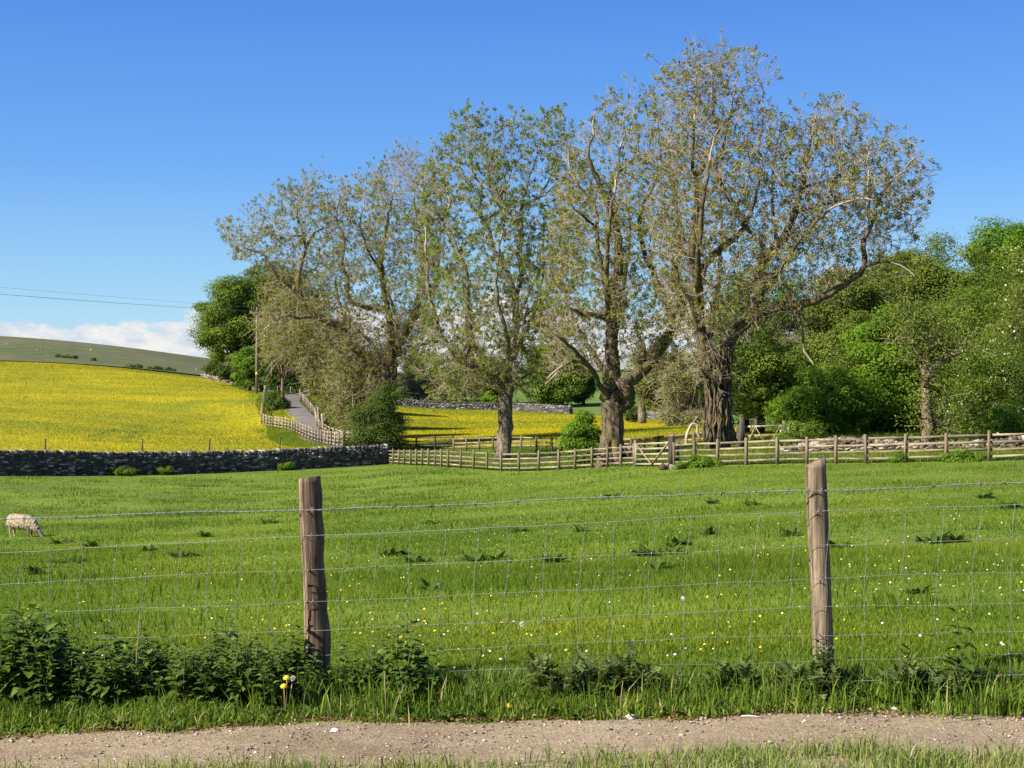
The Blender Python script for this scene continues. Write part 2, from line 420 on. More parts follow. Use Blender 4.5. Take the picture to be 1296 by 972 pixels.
# rows: column of the photo, metres away, row of the photo
PAST = [(-400, 5, 1030), (0, 5, 1018), (648, 5, 1004), (1296, 5, 988), (1700, 5, 978),
        (-400, 5.95, 944), (0, 5.95, 935), (648, 5.95, 918), (1296, 5.95, 908), (1700, 5.95, 902),
        (-400, 6.6, 896), (0, 6.6, 888), (395, 6.6, 878), (648, 6.6, 872), (1037, 6.6, 863), (1296, 6.6, 858), (1700, 6.6, 850),
        (-400, 9, 826), (0, 9, 815), (648, 9, 798), (1296, 9, 780), (1700, 9, 772),
        (-400, 15, 760), (0, 15, 748), (648, 15, 724), (1296, 15, 694), (1700, 15, 684),
        (-400, 28, 712), (0, 28, 702), (648, 28, 670), (1296, 28, 631), (1700, 28, 622),
        (-400, 44, 688), (0, 44, 681), (648, 44, 641), (1296, 44, 602), (1700, 44, 594),
        (-400, 78, 610), (0, 70, 630), (0, 90, 602), (300, 80, 622), (300, 103, 597), (490, 111, 587), (567, 93, 592), (640, 86, 597), (708, 82, 595), (760, 78, 592),
        (850, 68, 591), (1000, 62, 588), (1190, 57.5, 585), (1296, 56.5, 583), (1700, 53, 576)]
BEYOND = [(-400, 80, 584), (0, 91, 576), (150, 97, 575), (300, 104, 572), (430, 109, 568),
          (-400, 150, 520), (0, 120, 548), (0, 160, 518), (0, 205, 488), (0, 300, 457), (-400, 300, 446), (150, 250, 470), (300, 260, 485),
          (325, 120, 562), (330, 160, 539), (325, 205, 498), (423, 116, 566), (398, 128, 560), (380, 140, 549), (372, 165, 524), (365, 180, 510), (372, 200, 502),
          (430, 135, 556), (400, 150, 538), (440, 170, 530),
          (-400, 430, 448), (0, 420, 458), (150, 420, 464), (300, 420, 478), (0, 800, 430), (100, 800, 436), (200, 800, 449), (290, 800, 467), (400, 800, 478), (500, 800, 480), (-400, 800, 424),
          (567, 95, 587), (640, 88, 592), (640, 98, 575), (640, 106, 567), (640, 230, 519), (520, 113, 572), (520, 120, 564), (520, 230, 515),
          (760, 80, 589), (760, 90, 576), (760, 98, 566), (760, 210, 525), (850, 70, 589), (850, 80, 573), (850, 90, 563), (850, 170, 533),
          (905, 72, 572), (950, 65, 582), (950, 74, 569), (950, 85, 559), (950, 125, 541), (1100, 61, 580), (1100, 66, 572), (1100, 80, 557), (1100, 110, 545),
          (1296, 58, 577), (1296, 80, 553), (1296, 110, 535), (1700, 55, 570), (1700, 110, 525),
          (640, 450, 471), (760, 450, 469), (500, 450, 480), (900, 300, 490), (1050, 200, 515), (1296, 200, 490), (1700, 300, 470),
          (640, 800, 474), (900, 800, 474), (1296, 800, 470), (1700, 800, 470)]
fitP, fitB = survey(PAST), survey(BEYOND)
def zP(X, Y): return height(fitP, X, Y, 5.0, 125.0)
BPX = np.array([-3000, -400, 0, 150, 300, 430, 490, 567, 640, 708, 760, 850, 913, 1000, 1100, 1190, 1296, 1700, 4000], float)
BY = np.array([40, 78, 90, 96, 103, 108, 111, 93, 86, 82, 78, 68, 65, 62.5, 59, 57.5, 56.5, 53, 40], float)
def yb(px): return np.interp(px, BPX, BY)
def zB(X, Y):
    # along the rail fence the two surveys run into each other; behind the stone wall the meadow stands higher
    X, Y = np.asarray(X, float), np.asarray(Y, float)
    z = height(fitB, X, Y, 50.0, 1000.0); px = CX + X / Y * F; b_ = yb(px)
    w = np.clip((Y - b_) / 5.0, 0, 1); w = w * w * (3 - 2 * w); w = np.where(px > 486, w, 1.0)
    return np.where(w < 1, height(fitP, X, np.minimum(Y, b_), 5.0, 125.0) * (1 - w) + z * w, z)
def at(px, Y, far=False):
    """the ground point Y metres away in the direction of that column"""
    X = (px - CX) / F * Y
    return np.array([X, Y, float((zB if far else zP)(np.array([X]), np.array([Y]))[0])])
def ground_hit(px, py, y0=5.3):
    """where the line of sight through a pixel meets the pasture"""
    Y = np.geomspace(y0, 100, 400); X = (px - CX) / F * Y
    row = HY - zP(X, Y) * F / Y
    k = int(np.argmin(np.abs(row - py))); return np.array([X[k], Y[k], float(zP(X[k:k + 1], Y[k:k + 1])[0])])

def grid_faces(nr, nc):
    i, j = np.meshgrid(np.arange(nr - 1), np.arange(nc - 1), indexing='ij')
    a = i * nc + j
    return np.stack([a, a + 1, a + nc + 1, a + nc], -1).reshape(-1, 4)
def sheet(name, px, rows, zf, mat, dz=0.0, wob=0.0):
    """rows: (nr, nc) distances for every column px"""
    pxx = np.broadcast_to(px, rows.shape)
    X = (pxx - CX) / F * rows
    Z = zf(X, rows) + dz
    if wob: Z = Z + wob * np.sin(X * 1.7 + rows * 0.9) * np.sin(rows * 1.3 - X * 0.6)
    V = np.stack([X, rows, Z], -1).reshape(-1, 3)
    return mk(name, V, [grid_faces(*rows.shape)], mat, smooth=True)
def struct(o, label, cat):
    return tag(o, label, cat, kind='structure')

pxs = np.concatenate([np.linspace(-2600, -420, 14), np.linspace(-400, 1700, 150), np.linspace(1720, 3900, 14)])
t = np.linspace(0, 1, 220)[:, None]
rows = 5.0 * ((yb(pxs)[None, :] + 0.05) / 5.0) ** t
struct(sheet('pasture', pxs, rows, zP, M['pasture']), 'short grazed green pasture behind the wire fence', 'pasture')
# ground round the camera, nearer than the track
xx = np.linspace((pxs[0] - CX) / F * 5, (pxs[-1] - CX) / F * 5, 40); yy = np.linspace(-25, 5.0, 40)
GX, GY = np.meshgrid(xx, yy)
GX = GX * (1 + (5.0 - GY) * 0.12)
GZ = zP(np.clip(GX, -3, 3), np.full_like(GX, 5.0))
struct(mk('ground', np.stack([GX, GY, GZ], -1).reshape(-1, 3), [grid_faces(*GX.shape)], M['pasture'], smooth=True), 'grass verge on the near side of the track', 'ground')
t2 = np.linspace(0, 1, 240)[:, None]
rows = (yb(pxs) + 0.02)[None, :] * (1000.0 / yb(pxs)[None, :]) ** t2
rows = np.vstack([rows[:1], rows])
def zB_skirt(X, Y):
    z = zB(X, Y); z[0] = zP(X[0], Y[0]) - 0.3; return z
struct(sheet('far_ground', pxs, rows, zB_skirt, M['far_turf']), 'green ground beyond the boundary fence', 'ground')
# moor hill on the left, out to the skyline
hp = np.concatenate([np.linspace(-2600, -420, 10), np.linspace(-400, 1700, 140), np.linspace(1750, 3900, 10)])
h0_ = np.interp(hp, [430, 620, 900], [290, 420, 430])
rows = h0_[None] + np.linspace(0, 1, 90)[:, None] * (990 - h0_)[None]
struct(sheet('moor_hill', hp, rows, zB, M['moor'], 0.25), 'bare grey green moorland hill on the left skyline', 'hill')
# buttercup meadows
mp = np.linspace(-700, 420, 130)
edge = np.interp(mp, [-700, 0, 300, 340, 372, 405, 425], [300, 300, 262, 212, 160, 130, 118])
st = yb(mp) + 0.6
rows = st[None, :] * (np.maximum(edge, st + 2)[None, :] / st[None, :]) ** np.linspace(0, 1, 120)[:, None]
struct(sheet('buttercup_meadow', mp, rows, zB, M['buttercup'], 0.06), 'wide sloping meadow yellow with buttercups, left of the lane', 'meadow')
LM = (mp, st, edge)
mp2 = np.linspace(478, 1030, 90)
st2 = np.interp(mp2, [478, 520, 640, 760, 850, 950, 1030], [121, 119, 106, 98, 90, 84, 80])
ed2 = np.interp(mp2, [478, 520, 640, 760, 850, 950, 1030], [228, 228, 228, 208, 168, 123, 90])
rows = st2[None, :] * (ed2[None, :] / st2[None, :]) ** np.linspace(0, 1, 100)[:, None]
struct(sheet('meadow', mp2, rows, zB, M['buttercup'], 0.06), 'level buttercup meadow behind the ash trees', 'meadow')
RM = (mp2, st2, ed2)
# farm track: two wheel ruts of grit with a grass strip between them
def rut(name, y0, y1, label):
    x = np.linspace(-7, 7, 260)
    w0 = y0 + 0.02 * np.sin(x * 2.3); w1 = y1 + 0.018 * np.sin(x * 1.7 + 2) + 0.014 * np.sin(x * 6.7) + 0.010 * np.sin(x * 15)
    tt = np.linspace(0, 1, 12)[:, None]
    Yr = w0[None] + (w1 - w0)[None] * tt; Xr = np.broadcast_to(x, Yr.shape)
    Z = zP(Xr, np.maximum(Yr, 5.0)) if y0 > 4.9 else zP(np.clip(Xr, -3, 3), np.full_like(Yr, 5.0))
    Z = Z + 0.006 + 0.006 * np.sin(Xr * 9 + Yr * 13) * np.sin(Yr * 21)
    struct(mk(name, np.stack([Xr, Yr, Z], -1).reshape(-1, 3), [grid_faces(*Yr.shape)], M['track'], smooth=True), label, 'track')
rut('farm_track', 5.05, 5.97, 'pale stony wheel rut of the track along the fence')
# lane
LANE = [(440, 109.8, 2.7), (423, 117, 2.7), (402, 130, 2.5), (394, 142, 2.5), (389, 155, 2.5), (375, 170, 2.5), (367, 182, 2.5), (373, 200, 2.5), (386, 225, 2.5)]
def spline(pts, n):
    pts = np.asarray(pts, float); d = np.concatenate([[0], np.cumsum(np.linalg.norm(np.diff(pts[:, :3], axis=0), axis=1))])
    q = np.linspace(0, d[-1], n); m = np.gradient(pts, d, axis=0)
    k = np.clip(np.searchsorted(d, q, side='right') - 1, 0, len(d) - 2); h = (d[k + 1] - d[k])[:, None]; s = ((q - d[k]) / (d[k + 1] - d[k]))[:, None]
    return (2 * s ** 3 - 3 * s ** 2 + 1) * pts[k] + (s ** 3 - 2 * s ** 2 + s) * h * m[k] + (-2 * s ** 3 + 3 * s ** 2) * pts[k + 1] + (s ** 3 - s ** 2) * h * m[k + 1]
lp = spline([(*at(a, b, True), w) for a, b, w in LANE], 90)
tg = unit(np.gradient(lp[:, :2], axis=0)); sd = np.stack([tg[:, 1], -tg[:, 0]], 1)
off = np.linspace(-0.5, 0.5, 9)
LX = lp[:, 0][:, None] + sd[:, 0][:, None] * off[None] * lp[:, 3][:, None]; LY = lp[:, 1][:, None] + sd[:, 1][:, None] * off[None] * lp[:, 3][:, None]
struct(mk('lane', np.stack([LX, LY, zB(LX, LY) + 0.10], -1).reshape(-1, 3), [grid_faces(*LX.shape)], M['lane'], smooth=True), 'narrow grey lane winding up between rail fences', 'lane')
# ------------------------------------------------------------------ dry stone walls
def along(path, far, step):
    pts = np.array([at(a, b, far) for a, b in path])
    d = np.concatenate([[0], np.cumsum(np.linalg.norm(np.diff(pts[:, :2], axis=0), axis=1))])
    n = max(2, int(round(d[-1] / step)) + 1); q = np.linspace(0, d[-1], n)
    X, Y = np.interp(q, d, pts[:, 0]), np.interp(q, d, pts[:, 1])
    return np.stack([X, Y, (zB if far else zP)(X, Y)], 1)

def stone_wall(name, label, path, far, h, thick, mat, group=None, sl=0.36, sh=0.13, tumbled=0.0, base=None):
    p = along(path, far, 0.5)
    if base is not None: p[:, 2] = np.minimum(p[:, 2], base(p[:, 0], p[:, 1]))
    o = thing(name, label, 'stone wall', p[len(p) // 2], group)
    d = np.concatenate([[0], np.cumsum(np.linalg.norm(np.diff(p, axis=0), axis=1))])
    def pt(s):
        q = np.array([np.interp(s, d, p[:, k]) for k in range(3)]); e = np.array([np.interp(min(s + .5, d[-1]), d, p[:, k]) for k in range(3)]) - np.array([np.interp(max(s - .5, 0), d, p[:, k]) for k in range(3)])
        e[2] *= 1; return q, e / np.linalg.norm(e)
    b, cpl, core = MB(), MB(), MB()
    hs = h * (1 + tumbled * np.interp(np.linspace(0, d[-1], 400), np.linspace(0, d[-1], max(4, int(d[-1] / 2.2))), rng.uniform(-1, 0.35, max(4, int(d[-1] / 2.2)))))
    if not tumbled: hs = h * (1 + 0.05 * np.interp(np.linspace(0, d[-1], 400), np.linspace(0, d[-1], max(4, int(d[-1] / 3))), rng.uniform(-1, 1, max(4, int(d[-1] / 3)))))
    hat = lambda s: float(np.interp(s, np.linspace(0, d[-1], 400), hs))
    up = np.array([0, 0, 1.0])
    for side in (-1, 1):
        z = 0.0
        while z < h - sh * 0.5:
            s = rng.uniform(0, sl)
            while s < d[-1]:
                L = sl * rng.uniform(0.5, 1.5)
                if z < hat(s) - sh:
                    q, e = pt(min(s + L / 2, d[-1])); nrm = np.cross(up, e); nrm /= np.linalg.norm(nrm); u = np.cross(e, nrm)
                    w = thick * (0.5 - 0.1 * z / h)
                    dep = 0.2 + tumbled * 0.1
                    c = q + nrm * side * (w - dep / 2 + rng.uniform(-0.05, 0.055)) + u * (z + sh / 2 + rng.uniform(-.02, .02) * (1 + 2 * tumbled))
                    tl = rng.normal(0, 0.05 + 0.2 * tumbled); e2 = unit(e + u * tl); u2 = np.cross(e2, nrm)
                    if e2 @ nrm > 1: pass
                    b.box(c, np.array([e2, nrm, u2]), (L / 2 * 0.94, dep / 2, sh / 2 * rng.uniform(0.75, 1.0)), jit=0.28)
                s += L
            z += sh
    s = 0.0
    while s < d[-1]:       # top stones set on edge
        L = rng.uniform(0.12, 0.34) * (0.75 if tumbled else 1)
        q, e = pt(min(s + L / 2, d[-1])); nrm = unit(np.cross(up, e)); u = np.cross(e, nrm)
        e2 = unit(e + u * rng.normal(0, 0.3) + nrm * rng.normal(0, 0.1)); n2 = unit(np.cross(u, e2)); u2 = np.cross(e2, n2)
        cpl.box(q + u * (hat(s) - 0.02 + rng.uniform(-.03, .06)), np.array([e2, n2, u2]), (L / 2, thick * rng.uniform(0.28, 0.42), rng.uniform(0.08, 0.17)), jit=0.3)
        s += L * 0.92
    for i in range(len(p) - 1):
        a, c = p[i], p[i + 1]
        core.bar(a + up * (hat(d[i]) * 0.43), c + up * (hat(d[i]) * 0.43), thick * 0.55, hat(d[i]) * 0.9)
    b.build('stonework', mat, o, p[len(p) // 2]); cpl.build('coping', mat, o, p[len(p) // 2])
    core.build('hearting', M['oldstone'], o, p[len(p) // 2])
    return o
M['oldstone'] = simple('wall_core', (0.045, 0.042, 0.042), 0.95, var=0.3)
stone_wall('stone_wall', 'dark dry stone wall along the foot of the sloping yellow meadow', [(-420, 77.5), (-200, 84), (0, 90), (150, 96), (300, 103), (430, 108), (488, 110.6)], False, 1.38, 0.62, M['stone'])
stone_wall('stone_wall', 'far grey dry stone wall behind the level meadow, between the left ash trunks', [(478, 229), (560, 229.5), (640, 229.5), (722, 216)], True, 1.05, 0.7, M['farstone'], sl=0.6, sh=0.22)
stone_wall('stone_wall', 'low broken stone wall in shade right of the burled ash', [(800, 196), (850, 172), (893, 152)], True, 0.9, 0.8, M['farstone'], sl=0.5, sh=0.2, tumbled=0.35)
stone_wall('rubble_wall', 'tumbled pale stone wall at the edge of the wood behind the rail fence', [(988, 68), (1060, 66.5), (1130, 65.5), (1175, 65), (1240, 64.5), (1296, 64), (1420, 63)], True, 0.62, 0.62, M['rubble'], sl=0.22, sh=0.095, tumbled=0.75)
stone_wall('stone_wall', 'thin line of wall at the top of the sloping meadow near the pole', [(255, 259), (300, 240), (331, 215)], True, 0.8, 0.6, M['rubble'], sl=0.6, sh=0.2)

# ------------------------------------------------------------------ wooden fences
def rail_fence(name, label, path, far, spacing, ph, rails, pw=0.10, rh=0.095, group=None, pm='post', rm='rail', jit=0.03, skip=(), dz=0.0, rail_side=1):
    p = along(path, far, spacing); p[:, 2] += dz
    org = p[len(p) // 2]
    o = thing(name, label, 'fence', org, group)
    up = np.array([0, 0, 1.0])
    tgt = unit(np.gradient(p, axis=0)); tgt[:, 2] = 0; tgt = unit(tgt)
    nr = np.stack([tgt[:, 1], -tgt[:, 0], np.zeros(len(p))], 1)
    if nr[:, 1].mean() > 0: nr = -nr
    for i, q in enumerate(p):
        if i in skip: continue
        b = MB(); lean = up + np.array([rng.normal(0, .02), rng.normal(0, .02), 0])
        hh = ph * (1 + rng.uniform(-jit, jit))
        b.bar(q - up * 0.12, q + lean * hh, pw, pw, up=tgt[i])
        b.build('post', M[pm], o, org)
    for k, z in enumerate(rails):
        b = MB()
        for i in range(len(p) - 1):
            for a, c in ((p[i], p[i + 1]),):
                a2 = a + up * (z + rng.uniform(-.018, .018)) - nr[i] * rail_side * -(pw / 2 + 0.019) * -1
                c2 = c + up * (z + rng.uniform(-.018, .018)) - nr[i + 1] * rail_side * -(pw / 2 + 0.019) * -1
                b.bar(a2, c2 + (c2 - a2) * 0.004, 0.036, rh * rng.uniform(0.9, 1.08))
        b.build('rail', M[rm], o, org)
    return o
RAILS = (0.20, 0.46, 0.73, 1.0)
F1 = [(490, 110.6), (520, 103.5), (567, 93), (640, 86), (708, 82), (760, 78), (803, 73.6)]
rail_fence('post_and_rail_fence', 'weathered four rail wooden fence curving from the dark stone wall to the small gate', F1, False, 1.8, 1.16, RAILS)
F2 = [(853, 68), (913, 65), (1000, 62.5), (1100, 59), (1190, 57.5), (1296, 56.5), (1480, 55)]
rail_fence('post_and_rail_fence', 'weathered four rail wooden fence running from the gate to the right past the wood', F2, False, 1.65, 1.16, RAILS)
rail_fence('post_and_rail_fence', 'lower second rail fence along the near edge of the level meadow, behind the first', [(574, 109), (640, 102), (740, 93), (800, 85), (850, 79.5), (934, 73.8)], True, 2.0, 1.0, (0.35, 0.62, 0.90), dz=0.02)
rail_fence('dark_rail_fence', 'short weathered rails darkened for shade at the meadow corner by the hawthorn', [(503, 115), (541, 112.5), (574, 110)], True, 2.2, 1.15, (0.45, 0.75, 1.05), pm='oldpost', rm='oldpost')  # the dark old wood colour carries the shade on these rails
rail_fence('lane_fence', 'pale rail fence on the meadow side of the lane', [(434, 112), (423, 116), (398, 128), (365, 145), (336, 158), (331, 161)], True, 2.0, 1.25, (0.22, 0.52, 0.82, 1.12), pw=0.12, rh=0.12, pm='rail', rm='pale_wood')
rail_fence('lane_fence', 'pale rail fence climbing the meadow edge towards the pole', [(331, 161.5), (332, 172), (334, 186), (336, 203)], True, 2.2, 1.2, (0.22, 0.52, 0.82, 1.12), pw=0.12, pm='rail', rm='rail')
rail_fence('lane_fence', 'pale rail fence on the scrub side of the lane', [(446, 124), (428, 131), (406, 141), (400, 150), (399, 160), (388, 176), (379, 190), (380, 205)], True, 2.0, 1.15, (0.3, 0.62, 0.95), pw=0.12, rh=0.11, pm='rail', rm='pale_wood')
rail_fence('lane_fence', 'thin rail fence across the top of the lane in tree shade', [(335, 206), (350, 207), (368, 208)], True, 2.2, 1.2, (0.5, 0.8, 1.1), pw=0.12, pm='rail', rm='rail')

def field_gate(name, label, a, c, h, far, bars, diag, posts):
    A, B_ = at(*a, far), at(*c, far); org = (A + B_) / 2
    o = thing(name, label, 'gate', org)
    up = np.array([0, 0, 1.0]); e = unit(B_ - A); nr = np.cross(e, up)
    if nr[1] > 0: nr = -nr
    for q, w, ph, pm in ((A, *posts[0]), (B_, *posts[1])):
        b = MB(); b.bar(q - up * 0.15, q + up * ph, w, w, up=e); b.build('gate_post', M[pm], o, org)
    a0, b0 = A + e * 0.14, B_ - e * 0.14
    for q in (a0, b0): b = MB(); b.bar(q + up * 0.08, q + up * (h + 0.05), 0.07, 0.09, up=e); b.build('stile', M['pale_wood'], o, org)
    for z in bars:
        b = MB(); b.bar(a0 + up * z * h, b0 + up * z * h, 0.03, 0.085); b.build('bar', M['pale_wood'], o, org)
    for s0, z0, s1, z1 in diag:
        b = MB(); b.bar(a0 + (b0 - a0) * s0 + up * z0 * h + nr * 0.05, a0 + (b0 - a0) * s1 + up * z1 * h + nr * 0.05, 0.03, 0.08, up=nr); b.build('brace', M['pale_wood'], o, org)
    return o
field_gate('field_gate', 'small wooden gate with crossed braces between the burled ash and a dark post', (804, 73.2), (849.5, 68.2), 1.12, False,
           (0.12, 0.33, 0.55, 0.78, 1.0), ((0.03, 1.0, 0.5, 0.1), (0.5, 0.1, 0.97, 1.0)), ((0.13, 1.32, 'post'), (0.22, 1.42, 'oldpost')))
field_gate('field_gate', 'far wooden field gate with slanted braces beyond the fence near the wood', (938, 71.2), (992, 71), 1.2, True,
           (0.12, 0.36, 0.62, 1.0), ((0.03, 0.12, 0.3, 1.0), (0.3, 1.0, 0.65, 0.12), (0.65, 0.12, 0.97, 1.0)), ((0.30, 1.6, 'oldpost'), (0.13, 1.45, 'post')))
field_gate('field_gate', 'second leaf of the far gate, half hidden by a bush at the wood edge', (994.5, 71), (1018, 70.5), 1.2, True,
           (0.12, 0.36, 0.62, 1.0), ((0.05, 1.0, 0.95, 0.12),), ((0.11, 1.3, 'post'), (0.13, 1.3, 'post')))
p = at(858, 68.6); o = thing('gate_post', 'stout old post standing by the small gate beside the dark hanging post', 'post', p)
b = MB(); b.bar(p - [0, 0, .1], p + [0, 0, 1.12], .12, .12, up=(0, 1, 0)); b.build('shaft', M['post'], o, p)
b = MB(); b.bar(p + [0.02, -.09, .3], p + [-.42, .3, .34], .03, .09); b.bar(p + [0.02, -.09, .75], p + [-.42, .3, .8], .03, .09); b.build('rail', M['rail'], o, p)

# thin stakes behind the stone wall, with a strand of wire
for px, lab in ((57, 'thin dark stake behind the stone wall, leftmost of the line'), (180, 'thin dark stake behind the stone wall, second from the left'), (265, 'thin dark stake behind the stone wall, below the curved tractor marks'), (354, 'thin dark stake behind the stone wall, nearest the lane fence')):
    q = at(px, float(yb(px)) + 1.2, True); bb = MB()
    bb.tube([q - [0, 0, .3], q + [0.01, 0, .45], q + [0.03, 0, 0.98]], 0.055, 6)
    tag(bb.build('wire_stake', M['oldpost'], None, q), lab, 'stake', 'stakes behind the stone wall')

# utility pole and its lines
pb = at(325, 205, True)
def pole(b0, label):
    o = thing('utility_pole', label, 'utility pole', b0)
    bb = MB(); bb.tube([b0 - [0, 0, .3], b0 + [0, 0, 5], b0 + [0, 0, 11.4]], [0.19, 0.17, 0.13], 10); bb.build('pole', M['post_round'], o, b0, True)
    bb = MB(); bb.bar(b0 + [-.9, -.18, 11.15], b0 + [1.1, -.16, 11.15], .1, .14); bb.build('cross_arm', M['post_round'], o, b0)
    for x, zt in ((-.85, 11.45), (0.0, 11.95), (1.05, 11.33)):
        bb = MB(); bb.tube([b0 + [x, -.17 if x else 0, 11.2], b0 + [x, -.17 if x else 0, zt - .15], b0 + [x, -.17 if x else 0, zt]], [.05, .08, .04], 8); bb.build('insulator', M['ceramic'], o, b0)
    return o
po = pole(pb, 'wooden utility pole with a cross arm at the end of the lane')
bb = MB(); bb.bar(pb + [-.13, -.2, 2.75], pb + [.13, -.2, 2.75], .01, .36); bb.build('warning_plate', M['sign_yellow'], po, pb)
pc = at(-420, 90, True)
pole(pc, 'wooden utility pole carrying the lines beyond the left edge')
for x, zt, k, lab in ((0.0, 11.95, 0, 'upper'), (-.85, 11.45, 1, 'middle'), (1.05, 11.33, 2, 'lowest')):
    a = pb + [x, -.17, zt]; c0 = pc + [x, -.17, zt]
    # the sag is chosen so that the strand hangs as it does over the meadow
    tt = np.linspace(0, 1, 40)[:, None]; q = a + (c0 - a) * tt
    q[:, 2] -= (0.22 + 0.05 * k) * 4 * (tt * (1 - tt))[:, 0]
    bb = MB(); bb.tube(q, 0.0095, 4); tag(bb.build('power_line', M['line'], None, a), lab + ' of the three thin overhead lines left of the pole', 'power line', 'overhead lines')

# ------------------------------------------------------------------ trees
def resample(p, step):
    p = np.asarray(p, float); d = np.concatenate([[0], np.cumsum(np.linalg.norm(np.diff(p, axis=0), axis=1))])
    n = max(2, int(round(d[-1] / step)) + 1); q = np.linspace(0, d[-1], n)
    if len(p) > 2:
        m = np.gradient(p, d, axis=0, edge_order=1); k = np.clip(np.searchsorted(d, q, side='right') - 1, 0, len(d) - 2)
        h = (d[k + 1] - d[k])[:, None]; s = ((q - d[k]) / (d[k + 1] - d[k]))[:, None]
        return (2*s**3-3*s**2+1)*p[k] + (s**3-2*s**2+s)*h*m[k] + (-2*s**3+3*s**2)*p[k+1] + (s**3-s**2)*h*m[k+1]
    return np.stack([np.interp(q, d, p[:, k]) for k in range(3)], 1)

def in_poly(x, y, poly):
    inside = np.zeros(len(x), bool); n = len(poly)
    for i in range(n):
        x0, y0 = poly[i]; x1, y1 = poly[(i + 1) % n]
        cnd = (y0 > y) != (y1 > y)
        with np.errstate(divide='ignore', invalid='ignore'):
            inside ^= cnd & (x < (x1 - x0) * (y - y0) / (y1 - y0 + 1e-12) + x0)
    return inside
def poly_dist(x, y, poly):
    out = np.full(len(x), 1e9); q = np.array(poly, float)
    for i in range(len(q)):
        a, c = q[i], q[(i + 1) % len(q)]; e = c - a
        t = np.clip(((x - a[0]) * e[0] + (y - a[1]) * e[1]) / (e @ e), 0, 1)
        out = np.minimum(out, np.hypot(x - a[0] - t * e[0], y - a[1] - t * e[1]))
    return out

def blades(pos, dirs, up, L, W, fold=0.25):
    """n leaves, each two triangles-pairs folded along the midrib: pos base, dirs axis, up normal"""
    side = unit(np.cross(dirs, up)); nrm = np.cross(side, dirs)
    L = L[:, None]; W = W[:, None]
    a = pos; m = pos + dirs * L * 0.5
    l = m + side * W * 0.5 + nrm * W * fold; r = m - side * W * 0.5 + nrm * W * fold; tp = pos + dirs * L - nrm * L * 0.08
    V = np.stack([a, r, tp, l], 1).reshape(-1, 3)
    k = np.arange(len(pos))[:, None] * 4
    f = np.concatenate([k + [0, 1, 2], k + [0, 2, 3]], 1).reshape(-1, 3)
    return V, f

def prisms(P0, r0, n=3):
    """P0 (N,m,3) polylines, r0 (N,m) radii -> verts, quads"""
    N, m, _ = P0.shape
    t = unit(np.gradient(P0, axis=1))
    ref = np.where(np.abs(t[:, :1, 2:3]) < 0.9, np.array([0, 0, 1.0]), np.array([1.0, 0, 0]))
    u = unit(np.cross(t, np.broadcast_to(ref, t.shape))); w = np.cross(t, u)
    a = np.arange(n) * 2 * math.pi / n
    V = P0[:, :, None] + r0[:, :, None, None] * (np.cos(a)[:, None] * u[:, :, None] + np.sin(a)[:, None] * w[:, :, None])
    k = (np.arange(N) * m * n)[:, None, None]; i = np.arange(m - 1)[None, :, None]; j = np.arange(n)[None, None, :]; j2 = (j + 1) % n
    f = np.stack(np.broadcast_arrays(k + i * n + j, k + i * n + j2, k + (i + 1) * n + j2, k + (i + 1) * n + j), -1).reshape(-1, 4)
    return V.reshape(-1, 3), f

